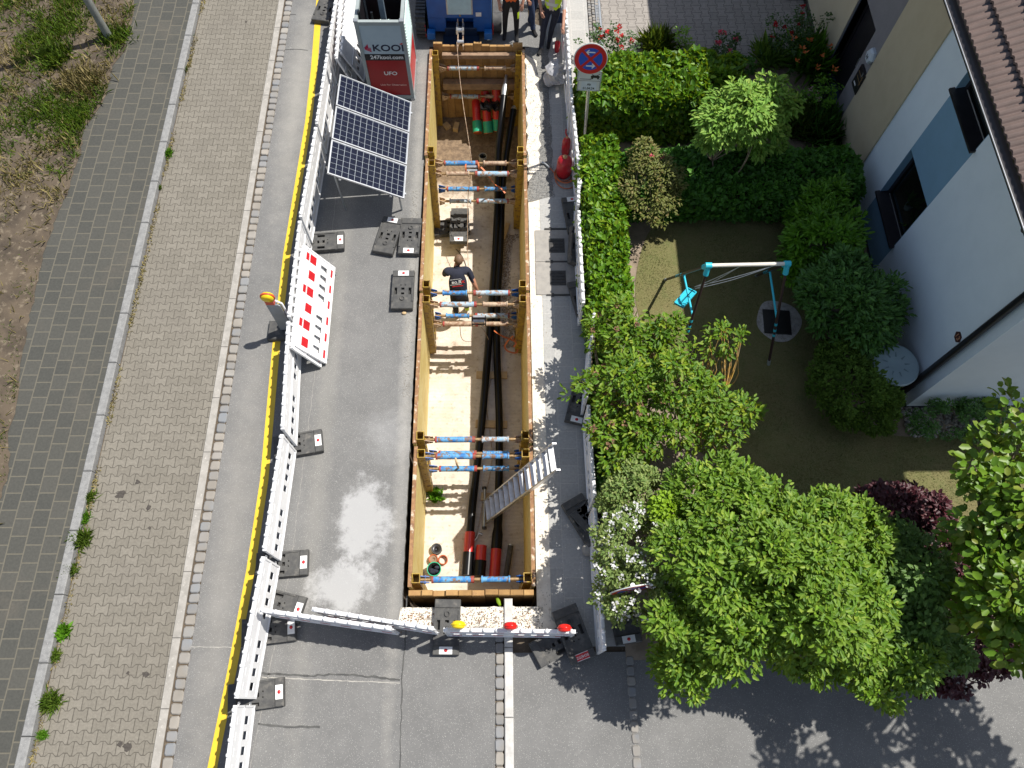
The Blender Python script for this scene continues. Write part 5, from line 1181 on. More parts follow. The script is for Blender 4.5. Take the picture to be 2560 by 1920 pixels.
pebbles([(6.55, 8.1), (7.02, 8.1), (7.02, 8.9), (6.55, 8.9)], 600, .02, .04, M['pebg'], 'gravel', 'grey pebbles by the light well')
pebbles([(TX1, 9.25), (1.05, 9.3), (1.05, 13), (TX1, 13.0)], 3000, .003, .009, M['pebg'], 'gravel', 'loose gravel beside the right trench panel', .008)
pebbles([(TX1, 1.2), (.78, 1.2), (.76, 9.2), (TX1, 9.2)], 350, .003, .009, M['pebw'], 'rubble', 'loose pale rubble along the right trench panel', .002)
pebbles([(TX0, 1.12), (.6, 1.0), (.6, 1.42), (TX0, 1.42)], 1000, .005, .014, M['pebw'], 'rubble', 'loose pale rubble before the near plank wall', .006)
pebbles([(.0, 7.0), (.42, 7.0), (.42, 9.9), (-.05, 9.9)], 1500, .008, .022, leafmat('brown_rubble', [(.3, .22, .15), (.4, .32, .24), (.22, .16, .11)], .9, 0), 'rubble', 'small stones along the right trench wall', ZF+.03)
pebbles([(TX0-.15, 5), (TX0, 5), (TX0, 9.5), (TX0-.2, 9.5)], 900, .004, .011, M['pebw'], 'grit', 'pale grit along the left trench edge', .001)
# water butt
c = Vector((6.58, 5.18, 0)); r = thing('water_butt', 'round rain barrel with a grey-blue ribbed lid at the house corner', 'rain barrel', c)
MB().lathe([(.27, 0), (.32, .3), (.33, .6), (.31, .86)], 32, c).build('barrel', M['dark'], r)
m = MB(); m.lathe([(.385, .84), (.39, .885), (.37, .9), (.35, .888), (.12, .9), (.10, .885), (0, .885)], 40, c)
m.build('lid', mat('lid_plastic', (.30, .39, .42), (.27, .36, .39), 4, .5), r)
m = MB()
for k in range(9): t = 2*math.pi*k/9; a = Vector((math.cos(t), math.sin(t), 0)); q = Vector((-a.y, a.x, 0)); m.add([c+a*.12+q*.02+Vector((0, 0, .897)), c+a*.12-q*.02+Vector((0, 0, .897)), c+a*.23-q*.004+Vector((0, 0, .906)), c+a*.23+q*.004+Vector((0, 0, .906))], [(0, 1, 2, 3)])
m.build('lid_ribs', mat('darker_lid_plastic', (.18, .25, .27), None, 4, .5), r)  # ribs in a darker tone than the lid
# swing
M['cyan'] = mat('cyan_plastic', (.03, .48, .62), (.04, .52, .66), 6, .4); M['cream'] = mat('cream_tube', (.75, .7, .62), None, 6, .4); M['brown'] = mat('brown_tube', (.05, .028, .028), (.04, .022, .022), 6, .35)
a, b = Vector((3.29, 6.42, 2.0)), Vector((4.56, 6.45, 2.0)); sw = thing('swing_set', 'child\'s swing frame with a cream top bar and cyan joints on the lawn', 'swing', (3.9, 6.5, 0))
MB().tube([a, b], .032, 14).build('top_bar', M['cream'], sw)
for e, s in ((a, -1), (b, 1)):
    m = MB().tube([e-Vector((.05, 0, 0))*1, e+Vector((.05, 0, 0))], .05, 14)
    ft_ = [Vector((3.07, 7.38, .0)), Vector((3.2, 5.75, 0))] if s < 0 else [Vector((4.83, 7.47, 0)), Vector((4.79, 5.6, 0))]
    for f_ in ft_: m.tube([e, e+(f_-e)*.09], .045, 12)
    m.build('joint', M['cyan'], sw)
    for f_ in ft_:
        lg = MB().tube([e+(f_-e)*.06, f_], .024, 12).build('leg', M['brown'], sw)
        MB().tube([e+(f_-e)*.95, f_], .03, 12).build('foot_cap', M['tgrey'], lg)
        m = MB(); [m.tube([e+(f_-e)*t, e+(f_-e)*(t+.022)], .0262, 12) for t in (.56, .62, .67)]; m.build('sleeve', M['cyan'], lg)
    q = [e+(f_-e)*.52 for f_ in ft_]; MB().tube(q, .019, 10).build('cross_bar', M['cyan'], sw)
sc_ = G(1713, 746, .75); dv = (G(1728, 732, .75)-G(1699, 765, .75)).normalized(); nv = Vector((-dv.y, dv.x, 0))
r = thing('hanging_swing', 'cyan plastic swing seat hitched over the left cross bar by its chains', 'swing seat', sc_)
m = MB(); m.T = Matrix(((dv.x, nv.x, 0, sc_.x), (dv.y, nv.y, .25, sc_.y), (0, -.25, 1, sc_.z), (0, 0, 0, 1)))
m.bbox(-.2, .2, -.09, .09, -.012, .012, .008); m.box(-.2, .2, -.095, -.08, .012, .035).box(-.2, .2, .08, .095, .012, .035).box(-.205, -.19, -.08, .08, .012, .035).box(.19, .205, -.08, .08, .012, .035)
m.build('seat', M['cyan'], r)
mid = G(1737, 720, 1.15); 
for s0 in (.42, .86):
    t0 = a+(b-a)*s0; t0.z -= .04
    for off in (-.02, .02): MB().tube(smooth([t0+Vector((off*.4, 0, 0)), (t0+mid)/2+Vector((0, off, -.05)), mid+Vector((0, off, 0))], 6), .007, 6).build('chain', M['steel'], r)
for e_ in (-.19, .19): MB().tube([mid, sc_+dv*e_+Vector((0, 0, .02))], .005, 6).build('rope', M['dark'], r)
c = G(1945, 805, .02); m = MB(); pts = blobpoly([(c.x+.03+.42*math.cos(t*.7)*(1+.08*math.sin(t*3)), c.y+.03+.43*math.sin(t*.7)*(1+.08*math.cos(t*2))) for t in range(9)], 4); m.prism(pts, .0, .018)
tag(m.build('sand_patch', mat('pale_sand', (.42, .40, .38), (.28, .26, .24), 12, .95, bmp=.6)), kind='structure')
o = MB().bbox(-.25, .25, -.25, .25, .018, .045, .01).build('rubber_mat', M['black']); o.location = (c.x-.02, c.y, 0); o.rotation_euler = (0, 0, R(-4)); tag(o, 'black square rubber mat on a pale sandy patch under the swing frame', 'mat')
# ================================================================== plants
rng = np.random.default_rng(11)
def unit(a): return a/np.maximum(np.linalg.norm(a, axis=1, keepdims=True), 1e-9)
def leafmesh(name, P_, D, Nn, L, W, mt, parent=None, fold=.25, curl=.15, wide=.45, tipw=.58):
    if name == 'crown' and mt.name == 'large_bright_leaf': tipw = .9
    n = len(P_); D = unit(D); S = unit(np.cross(D, Nn)); U = np.cross(S, D); L = L[:, None]; W = W[:, None]
    v = np.empty((n, 6, 3))
    v[:, 0] = P_; v[:, 3] = P_+D*L-U*L*curl
    m1, m2 = P_+D*L*(wide*.62), P_+D*L*(wide+.3)-U*L*curl*.35
    v[:, 1] = m1-S*W*.9+U*W*fold; v[:, 5] = m1+S*W*.9+U*W*fold; v[:, 2] = m2-S*W*tipw+U*W*fold*.7; v[:, 4] = m2+S*W*tipw+U*W*fold*.7
    off = np.array(parent_loc(parent)) if parent else 0
    v = (v-off).reshape(-1, 3); me = bpy.data.meshes.new(name)
    me.vertices.add(n*6); me.vertices.foreach_set('co', v.ravel())
    b = (np.arange(n)*6)[:, None]; f = np.concatenate([b+np.array([[0, 1, 2, 3]]), b+np.array([[0, 3, 4, 5]])], 1).reshape(-1)
    me.loops.add(n*8); me.loops.foreach_set('vertex_index', f.astype(np.int32)); me.polygons.add(n*2)
    me.polygons.foreach_set('loop_start', np.arange(0, n*8, 4, dtype=np.int32)); me.polygons.foreach_set('loop_total', np.full(n*2, 4, dtype=np.int32))
    me.materials.append(mt); me.update(calc_edges=True); me.validate(); o = bpy.data.objects.new(name, me); COL.objects.link(o)
    if parent: o.parent = parent
    return o
def sph(n, zmin=-1):
    z = rng.uniform(zmin, 1, n); t = rng.uniform(0, 2*np.pi, n); r = np.sqrt(1-z*z); return np.stack([r*np.cos(t), r*np.sin(t), z], 1)
def clumps_on(blobs, n, zmin=-.35, r0=.7, r1=1.05, irr=.75):
    """centres spread over ellipsoids (centre, radii), more on the big ones, none deep inside another"""
    vol = np.array([b[1][0]*b[1][1]+b[1][0]*b[1][2] for b in blobs]); k = rng.choice(len(blobs), n*2, p=vol/vol.sum())
    C = np.array([b[0] for b in blobs])[k]; Rr = np.array([b[1] for b in blobs])[k]; s = sph(n*2, zmin); q_ = C+s*Rr*.9; nf = np.array([noise.noise(Vector(v)*1.9)*.55+noise.noise(Vector(v)*4.5)*.3 for v in q_]); s = s*(rng.uniform(r0, r1, (n*2, 1))+nf[:, None]*irr); p = C+s*Rr
    keep = np.ones(len(p), bool)
    for c, r in blobs: keep &= ~((((p-np.array(c))/np.array(r))**2).sum(1) < .45)
    keep &= p[:, 2] > .12
    return p[keep][:n], (s)[keep][:n]
def clump_leaves(cen, outn, per, cr, L, wr, mt, name, parent, up=.7, jitter=.5, droop=.1, curl=.15, fold=.25, zflat=.75, lvar=.35):
    n = len(cen)*per; c = np.repeat(cen, per, 0); o = np.repeat(unit(outn), per, 0); s = sph(n)
    crr = np.repeat(cr*rng.uniform(.6, 1.25, len(cen)), per)[:, None]
    p = c+s*np.array([1, 1, zflat])*crr*rng.uniform(.25, 1, (n, 1))**.6
    D = unit(s+o*.5+rng.normal(0, jitter, (n, 3))); D[:, 2] = D[:, 2]*.5-droop
    Nn = unit(o*.5+s*.5+np.array([0, 0, up])+rng.normal(0, .3, (n, 3)))
    Ls = L*rng.uniform(1-lvar, 1+lvar, n); return leafmesh(name, p, D, Nn, Ls, Ls*wr, mt, parent, fold, curl)
def lobes(bl, k, r0, r1, zs=.8):
    out = [(c, tuple(x*.8 for x in r)) for c, r in bl]
    for c, r in bl:
        for s in sph(k, -.15): q = rng.uniform(r0, r1); out.append((tuple(np.array(c)+s*np.array(r)*rng.uniform(.75, 1.12)), (q, q, q*zs)))
    return out
def branches(base, cen, k, r0, mt, parent, name='branch', stems=4, wob=.12):
    m = MB(); base = Vector(base); idx = rng.choice(len(cen), min(k, len(cen)), replace=False); st = []
    top = Vector(np.mean(cen, 0)); 
    for s in range(stems):
        a = 2*math.pi*s/stems+rng.uniform(0, 1); b = base+Vector((math.cos(a), math.sin(a), 0))*.08; e = base.lerp(top, .55)+Vector((math.cos(a), math.sin(a), 0))*(np.ptp(cen[:, 0])*.22+.05)
        md = b.lerp(e, .5)+Vector(rng.normal(0, wob, 3)); st.append(e); m.tube(smooth([b, md, e], 4), [r0*(1-.5*i/8) for i in range(9)], 7)
    for i in idx:
        t = Vector(cen[i]); s = min(st, key=lambda q: (q-t).length); md = s.lerp(t, .5)+Vector(rng.normal(0, wob*.6, 3)); m.tube(smooth([s, md, t], 3), [r0*.45*(1-.75*j/6) for j in range(7)], 5)
    return m.build(name, mt, parent)
def B_(px, py, z, rx, ry, rz): c = G(px, py, z); return ((c.x, c.y, c.z), (rx, ry, rz))
def shrub(name, label, cat, blobs, ncl, per, cr, L, wr, mt, base=None, group=None, br=30, bm='bark', r0=.03, zmin=-.35, stems=4, **k):
    cx = np.mean([b[0][0] for b in blobs]); cy = np.mean([b[0][1] for b in blobs]); base = base or (cx, cy, 0)
    r = thing(name, label, cat, (base[0], base[1], 0), group=group); c, o = clumps_on(blobs, ncl, zmin)
    clump_leaves(c, o, per, cr, L, wr, mt, 'crown', r, **k)
    if br: branches((base[0], base[1], 0), c, br, r0, M[bm], r, stems=stems)
    return r, c, o
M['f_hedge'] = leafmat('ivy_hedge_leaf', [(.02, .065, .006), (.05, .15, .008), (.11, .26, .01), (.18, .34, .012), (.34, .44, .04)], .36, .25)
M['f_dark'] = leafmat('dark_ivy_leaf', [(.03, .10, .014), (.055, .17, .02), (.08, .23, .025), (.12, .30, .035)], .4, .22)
M['f_lilac'] = leafmat('lilac_leaf', [(.04, .115, .008), (.085, .2, .012), (.145, .28, .018), (.23, .37, .03), (.34, .43, .06)], .42, .28); M['f_lil3'] = leafmat('shade_toned_lilac_leaf', [(.06, .14, .03), (.11, .22, .045), (.15, .28, .06), (.21, .34, .08)], .42, .28)  # second one: shaded copy of the lilac leaf, tones raised against the tree's shadow
M['f_lil2'] = leafmat('shrub_leaf', [(.025, .085, .006), (.06, .16, .008), (.12, .25, .01), (.21, .33, .015), (.32, .36, .03)], .42, .28)
M['f_white'] = leafmat('small_shrub_leaf', [(.07, .15, .03), (.13, .23, .045), (.22, .31, .08), (.36, .39, .13)], .42, .25)
M['f_lime'] = leafmat('lime_leaf', [(.20, .38, .01), (.28, .45, .02), (.24, .42, .015)], .45, .3)
M['f_olive'] = leafmat('olive_reddish_leaf', [(.09, .13, .02), (.14, .17, .03), (.18, .20, .04), (.23, .15, .06), (.12, .17, .03)], .45, .2)
M['f_budd'] = leafmat('pale_green_leaf', [(.10, .24, .03), (.16, .34, .045), (.23, .42, .06), (.34, .46, .08)], .5, .25)
M['f_rhod'] = leafmat('glossy_leaf', [(.05, .15, .012), (.10, .26, .015), (.14, .34, .02), (.2, .4, .03)], .3, .2)
M['f_laur'] = leafmat('laurel_leaf', [(.035, .10, .02), (.06, .165, .03), (.095, .23, .04), (.15, .31, .05)], .3, .15)
M['f_thuj'] = leafmat('conifer_scale', [(.05, .12, .012), (.10, .19, .018), (.15, .25, .025)], .6, .1)
M['f_mag'] = leafmat('large_bright_leaf', [(.06, .15, .015), (.10, .22, .02), (.14, .28, .02), (.20, .32, .03), (.30, .30, .06)], .3, .28)
M['f_purp'] = leafmat('purple_leaf', [(.025, .008, .012), (.045, .012, .018), (.09, .02, .03), (.14, .05, .05)], .35, .15)
M['f_grass'] = leafmat('grass_blade', [(.045, .11, .008), (.08, .17, .012), (.13, .22, .02), (.19, .25, .03)], .55, .3)
M['f_dry'] = leafmat('dry_grass', [(.34, .27, .12), (.42, .34, .15), (.3, .25, .1), (.2, .2, .06)], .7, .2)
M['f_rose'] = leafmat('rose_leaf', [(.03, .08, .02), (.05, .12, .025), (.10, .16, .05)], .4, .15)
M['p_red'] = leafmat('red_petal', [(.7, .04, .05), (.8, .1, .09), (.6, .02, .04)], .5, .2); M['p_pink'] = leafmat('pink_petal', [(.75, .08, .16), (.8, .14, .22), (.65, .05, .12)], .5, .2)
M['p_dred'] = leafmat('dark_red_petal', [(.35, .005, .01), (.45, .01, .02)], .5, .1); M['p_or'] = leafmat('orange_petal', [(.7, .16, .04), (.75, .22, .06)], .5, .2); M['p_pale'] = leafmat('pale_pink_petal', [(.7, .45, .52), (.75, .52, .58)], .5, .2)
M['p_white'] = leafmat('white_petal', [(.75, .75, .78), (.8, .8, .82), (.68, .7, .74)], .5, .2); M['seed'] = leafmat('brown_seed_head', [(.22, .12, .07), (.32, .19, .11), (.16, .09, .06)], .8, .1)
# clipped ivy hedges
def hedge(label, x0, x1, y0, y1, h, n, mt, L=.075, rnd=.12, poly=None, group='clipped ivy hedges round the garden'):
    r = thing('ivy_hedge', label, 'hedge', ((x0+x1)/2, (y0+y1)/2, 0), group=group)
    w_, d_ = x1-x0, y1-y0; A = np.array([w_*d_*1.25, h*w_, h*w_, h*d_, h*d_]); n = int(n*A.sum()); k = rng.choice(5, n, p=A/A.sum()); u, v = rng.uniform(0, 1, n), rng.uniform(0, 1, n)
    p = np.empty((n, 3)); o = np.empty((n, 3))
    Nn = np.array([[0, 0, 1], [0, -1, .15], [0, 1, .15], [-1, 0, .15], [1, 0, .15]])
    for i in range(5):
        s = k == i
        if i == 0: p[s] = np.stack([x0+w_*u[s], y0+d_*v[s], np.full(s.sum(), h)], 1)
        elif i < 3: p[s] = np.stack([x0+w_*u[s], np.full(s.sum(), y0 if i == 1 else y1), h*v[s]], 1)
        else: p[s] = np.stack([np.full(s.sum(), x0 if i == 3 else x1), y0+d_*u[s], h*v[s]], 1)
        o[s] = Nn[i]
    c = np.array([(x0+x1)/2, (y0+y1)/2, h/2]); hf = np.array([w_/2-rnd, d_/2-rnd, h/2-rnd]); q = p-c; core = np.clip(q, -hf, hf); dd = q-core; ln = np.linalg.norm(dd, axis=1, keepdims=True); p = np.where(ln > rnd, c+core+dd/np.maximum(ln, 1e-6)*rnd, p)
    nz = np.array([noise.noise(Vector((a*2.2, b*2.2, e*2.2)))*.11+noise.noise(Vector((a*6, b*6, e*6)))*.07 for a, b, e in p]); p += o*(nz[:, None]+rng.uniform(-.09, .03, (n, 1)))
    D = unit(rng.normal(0, 1, (n, 3))+o*.5); Nv = unit(o+rng.normal(0, .55, (n, 3))+np.array([0, 0, .3])); Ls = L*rng.uniform(.6, 1.4, n)
    leafmesh('foliage', p, D, Nv, Ls, Ls*.42, mt, r, .3, .2, .35)
    m = MB(); m.box(x0+.16, x1-.16, y0+.16, y1-.16, .0, h-.15); m.build('shade_core', M['dirt'], r)  # solid dark box stands in for the shade deep inside the hedge
    return r
hedge('broad sunlit ivy hedge right behind the no stopping sign', 1.56, 4.75, 10.68, 11.85, 1.28, 950, M['f_hedge'], .105)
hedge('narrow sunlit ivy hedge running beside the right barriers', 1.53, 2.2, 6.15, 9.95, 1.05, 1000, M['f_hedge'], .095)
hedge('lower continuation of the narrow hedge under the shrub with brown seed heads', 1.55, 2.2, 3.6, 6.1, .8, 700, M['f_hedge'], .08)
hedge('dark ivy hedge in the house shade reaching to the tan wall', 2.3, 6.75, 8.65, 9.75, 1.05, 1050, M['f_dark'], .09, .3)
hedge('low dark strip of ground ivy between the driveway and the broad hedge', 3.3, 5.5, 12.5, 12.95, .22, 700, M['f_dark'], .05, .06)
# individual shrubs
def sh_flow(r, c, n_, s, mt, nm='flower', per=7, L=.03, k_=None, up=True):
    idx = rng.choice(len(c), n_, replace=len(c) < n_); cc = c[idx]+rng.normal(0, s, (n_, 3)); cc[:, 2] += s*.6
    clump_leaves(cc, np.tile([[0, 0, 1.]], (n_, 1)), per, L*.9, L, .45, mt, nm, r, up=1.2, jitter=.4, droop=-.1, curl=-.1)
# 1 buddleia-like pale green shrub
r, c, o = shrub('pale_green_shrub', 'pale green leafy shrub with flower spikes at the right end of the broad hedge', 'shrub', [B_(1850, 285, 2.25, .62, .5, .4), B_(1795, 330, 2.0, .38, .35, .45), B_(1930, 250, 2.2, .4, .4, .4), B_(1880, 340, 1.5, .5, .4, .6)], 150, 40, .17, .10, .24, M['f_budd'], droop=.2)
idx = rng.choice(len(c), 26); m = MB(); 
for i in idx: p = Vector(c[i]); m.tube([p, p+Vector((rng.uniform(-.05, .05), rng.uniform(-.05, .05), .32))], [.012, .004], 6)
m.build('flower_spike', M['f_budd'], r)
# 2 olive-red shrub
r, c, o = shrub('olive_shrub', 'loose olive and reddish shrub growing out of the hedge corner by the lawn', 'shrub', [B_(1620, 480, 1.0, .5, .62, .5), B_(1600, 395, 1.2, .2, .25, .35), B_(1670, 450, 1.0, .3, .4, .3)], 105, 42, .12, .055, .3, M['f_olive'], br=70, r0=.018)
sh_flow(r, c, 3, .05, M['p_pink'], per=8)
# 3 shrubs under the house
GS = 'shade shrubs along the house wall'
shrub('glossy_shrub', 'glossy bright leaved shrub just below the dark hedge, with one violet flower', 'shrub', [B_(2050, 520, .75, .42, .5, .55)], 70, 45, .16, .11, .22, M['f_rhod'], group=GS, droop=-.1)
shrub('glossy_shrub', 'larger glossy leaved shrub beside the slatted grating', 'shrub', [B_(2045, 612, .8, .55, .62, .6), B_(2010, 660, .55, .3, .3, .35)], 100, 48, .17, .12, .22, M['f_rhod'], group=GS, droop=-.1)
shrub('laurel_shrub', 'large dark cherry laurel between the swing and the mid blue wall', 'shrub', [B_(2125, 765, .95, .72, .75, .6), B_(2070, 740, .8, .45, .55, .5)], 190, 46, .18, .11, .2, M['f_laur'], group=GS, droop=-.05)
r, c, o = shrub('dwarf_conifer', 'rounded mossy green dwarf conifer in front of the rain barrel', 'conifer', [B_(2125, 965, .6, .5, .75, .55), B_(2175, 1020, .5, .42, .45, .4), B_(2100, 900, .5, .35, .45, .4)], 420, 46, .085, .05, .32, M['f_thuj'], group=GS, jitter=.25, zflat=1, droop=-.3)
shrub('feathery_shrub', 'low feathery shrub among the pebbles below the gable wall', 'shrub', [B_(2390, 1055, .35, .75, .35, .3), B_(2460, 1030, .3, .45, .28, .25)], 120, 46, .1, .045, .25, M['f_laur'], r0=.012)
# 4 the shrub with brown seed heads overhanging the barriers
r, c, o = shrub('seed_head_shrub', 'loose shrub with brown seed heads spilling over the right barrier below the narrow hedge', 'shrub',
    lobes([B_(1530, 830, 1.4, .5, .45, .4), B_(1550, 960, 1.5, .65, .6, .45), B_(1690, 960, 1.6, .6, .5, .4), B_(1780, 1010, 1.4, .45, .45, .35), B_(1540, 1080, 1.2, .4, .45, .4), B_(1640, 850, 1.3, .4, .22, .25), B_(1620, 1110, 1.2, .4, .35, .35)], 4, .14, .26), 400, 20, .15, .085, .26, M['f_lil2'], br=170, bm='bark', r0=.03, stems=6)
sh_flow(r, c[c[:, 0] < 2.6], 46, .05, M['seed'], 'seed_head', per=22, L=.036)
r2, c2, o2 = shrub('lichen_twig_shrub', 'half bare shrub with orange lichened twigs reaching over the lawn', 'shrub', [B_(1815, 855, 1.3, .33, .28, .3), B_(1770, 1090, 1.2, .5, .28, .25), B_(1850, 1030, 1.2, .25, .25, .25)], 44, 16, .12, .085, .26, M['f_lil2'], br=44, bm='lichen', r0=.03, stems=5)
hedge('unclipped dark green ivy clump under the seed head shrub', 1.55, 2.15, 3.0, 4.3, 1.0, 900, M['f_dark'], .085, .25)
# 5 white flowering shrub
r, c, o = shrub('white_flowering_shrub', 'dense shrub dotted with white flowers behind the near right barrier', 'shrub', [B_(1600, 1250, 1.3, .5, .5, .5), B_(1620, 1370, 1.6, .72, .55, .5), B_(1610, 1470, 1.4, .6, .42, .45), B_(1690, 1530, 1.3, .5, .36, .45), B_(1575, 1210, 1.0, .3, .4, .4)], 300, 60, .12, .048, .36, M['f_white'], br=60)
up_ = c[c[:, 1] < 2.6]; sh_flow(r, up_, 330, .06, M['p_white'], per=9, L=.034)
shrub('lime_shrub', 'bright lime green patch of young leaves at the top of the white flowering shrub', 'shrub', [B_(1665, 1275, 1.75, .26, .2, .14)], 34, 34, .09, .055, .4, M['f_lime'], br=6, r0=.02)
# 6 the great shrub group
blobs = [B_(1840, 1250, 1.8, .6, .40, .5), B_(1980, 1320, 2.0, .75, .55, .5), B_(1830, 1420, 2.2, .7, .6, .6), B_(1800, 1560, 1.8, .8, .5, .6), B_(2000, 1480, 2.3, .75, .65, .6), B_(2010, 1605, 1.7, .8, .45, .6), B_(2110, 1330, 1.7, .45, .4, .4), B_(1680, 1630, 1.2, .4, .3, .4), B_(2170, 1645, 1.5, .6, .38, .45), B_(2130, 1520, 1.9, .5, .5, .5)]
shrub('lilac_bush', 'great sunlit lilac bush filling the near garden corner and hanging over the road', 'shrub', lobes(blobs, 7, .16, .36), 1750, 25, .13, .082, .27, M['f_lilac'], br=260, bm='bark', r0=.05, stems=7, base=(4.2, 2.1, 0))
blobs = [B_(2225, 1400, 1.4, .42, .35, .45), B_(2270, 1500, 1.4, .5, .55, .55), B_(2260, 1620, 1.3, .5, .4, .5)]
shrub('shaded_lilac', 'lilac with shade-toned leaves, between the sunlit one and the large leaved tree', 'shrub', lobes(blobs, 5, .2, .35), 560, 26, .135, .076, .34, M['f_lil3'], br=90, bm='bark', r0=.04)
shrub('purple_smoke_bush', 'dark purple leaved bush behind the lilacs at the lawn edge', 'shrub', [B_(2235, 1262, 1.3, .42, .25, .35), B_(2310, 1285, 1.2, .3, .25, .3), B_(2335, 1400, .9, .35, .45, .4)], 170, 46, .13, .065, .42, M['f_purp'], br=30)
shrub('purple_smoke_bush', 'second purple bush in deep shade by the road under the large leaved tree', 'shrub', [B_(2420, 1580, .7, .55, .5, .5), B_(2350, 1680, .5, .45, .35, .35)], 110, 44, .13, .065, .42, M['f_purp'], br=20)
blobs = [B_(2475, 1165, 3.0, .42, .34, .3), B_(2550, 1040, 3.3, .28, .38, .35), B_(2510, 1330, 2.8, .46, .46, .4), B_(2540, 1480, 2.8, .42, .46, .4), B_(2455, 1380, 2.3, .35, .3, .3), B_(2610, 1250, 3.2, .5, .55, .4), B_(2560, 1620, 2.7, .3, .3, .3), B_(2480, 1520, 2.3, .3, .3, .3), ((6.75, .35, 4.4), (.65, .6, .4)), ((7.7, .7, 4.3), (.6, .7, .5)), ((8.4, 1.3, 3.9), (.7, .7, .6)), ((8.8, .2, 4.2), (.6, .5, .4))]
shrub('large_leaved_tree', 'young tree with large bright rounded leaves at the right edge of the picture', 'tree', blobs, 400, 18, .19, .125, .3, M['f_mag'], br=120, bm='bark', r0=.06, stems=3, base=(7.2, 2.0, 0), curl=.08)
# 7 flowers by the driveway
def rose(px, py, h, w_, label, mt, nfl, pm, fl_z=.0, cat='rose bush', nm='rose_bush', grp=None, L=.05, ncl=22, per=26):
    b = G(px, py, h*.6); r = thing(nm, label, cat, (b.x, b.y, 0), group=grp)
    cen = np.array([[b.x, b.y, h*.55]])+rng.normal(0, 1, (ncl, 3))*np.array([w_, w_*.9, h*.25]); cen[:, 2] = np.clip(cen[:, 2], .1, h)
    clump_leaves(cen, np.tile([[0, 0, 1.]], (ncl, 1)), per, .1, L, .36, mt, 'foliage', r)
    branches((b.x, b.y, 0), cen, 14, .012, M['f_rose'], r, 'stem', 3, .04)
    if nfl:
        fc = cen[rng.choice(ncl, nfl, replace=ncl < nfl)]+np.array([0, 0, .12])+rng.normal(0, .04, (nfl, 3)); 
        clump_leaves(fc, np.tile([[0, 0, 1.]], (nfl, 1)), 16, .035, .045, .5, pm, 'blossom', r, up=.6, jitter=.6, droop=-.4, curl=-.2)
    return r
rose(1520, 105, .9, .28, 'rose bush with salmon red blossoms right behind the no stopping sign', M['f_rose'], 12, M['p_red'], ncl=40)
rose(1712, 95, .8, .09, 'slender yellow green shoot before the shaded driveway', M['f_budd'], 0, None, nm='young_shoot', cat='young plant', ncl=12)
rose(1800, 130, .7, .14, 'small rose with a cluster of pink blossoms before the shaded driveway', M['f_rose'], 6, M['p_pink'])
rose(1838, 100, .7, .06, 'single stem rose with pink blossoms right of the clustered one', M['f_rose'], 3, M['p_pink'], ncl=8)
rose(1995, 75, 1.1, .3, 'large bush with dark red blossoms beside the tan wall', M['f_rose'], 8, M['p_dred'], ncl=60)
rose(2050, 245, .7, .22, 'rose with pale pink blossoms beside the doormat', M['f_rhod'], 4, M['p_pale'], ncl=30)
def tuft(px, py, n_, L, sp, mt, label, z=0, cat='grass tuft', nm='grass_tuft', grp=None, tag_=True, w_=.035, r=None, ang=.7):
    c = G(px, py, z) if px is not None else Vector(py)
    if r is None: r = thing(nm, label, cat, c, group=grp)
    p = np.array([[c.x, c.y, z]])+np.concatenate([rng.normal(0, sp, (n_, 2)), np.zeros((n_, 1))], 1); D = np.concatenate([rng.normal(0, ang, (n_, 2)), np.full((n_, 1), 1.)], 1)
    Ls = L*rng.uniform(.5, 1.2, n_); leafmesh('blades', p, D, unit(rng.normal(0, 1, (n_, 3))), Ls, Ls*w_, mt, r, .1, .45, .3); return r
r = tuft(2020, 165, 420, .7, .14, M['f_rhod'], 'arching daylily clump with orange flowers left of the doorstep', cat='daylily', nm='daylily', w_=.022)
fc = np.array([G(1985+30*k % 110, 95+37*k % 90, .75) for k in range(9)]); clump_leaves(fc, np.tile([[0, 0, 1.]], (9, 1)), 7, .03, .07, .3, M['p_or'], 'blossom', r, jitter=.5, droop=-.5)
tuft(1640, 122, 900, .42, .13, M['f_grass'], 'fine leaved grey green clump at the edge of the driveway', cat='ornamental grass', nm='ornamental_grass', w_=.014, ang=.5)
tuft(2060, 330, 700, .5, .2, M['f_dark'], 'dark ornamental grass clump below the doorstep', cat='ornamental grass', nm='ornamental_grass', w_=.014)
tuft(1990, 310, 500, .45, .2, M['f_grass'], 'broad grassy clump between the pale green shrub and the dark hedge', cat='ornamental grass', nm='ornamental_grass', w_=.018)
tuft(1920, 150, 300, .45, .12, M['f_budd'], 'low bluish perennial between the pink rose and the daylily', cat='perennial', nm='perennial', w_=.03)
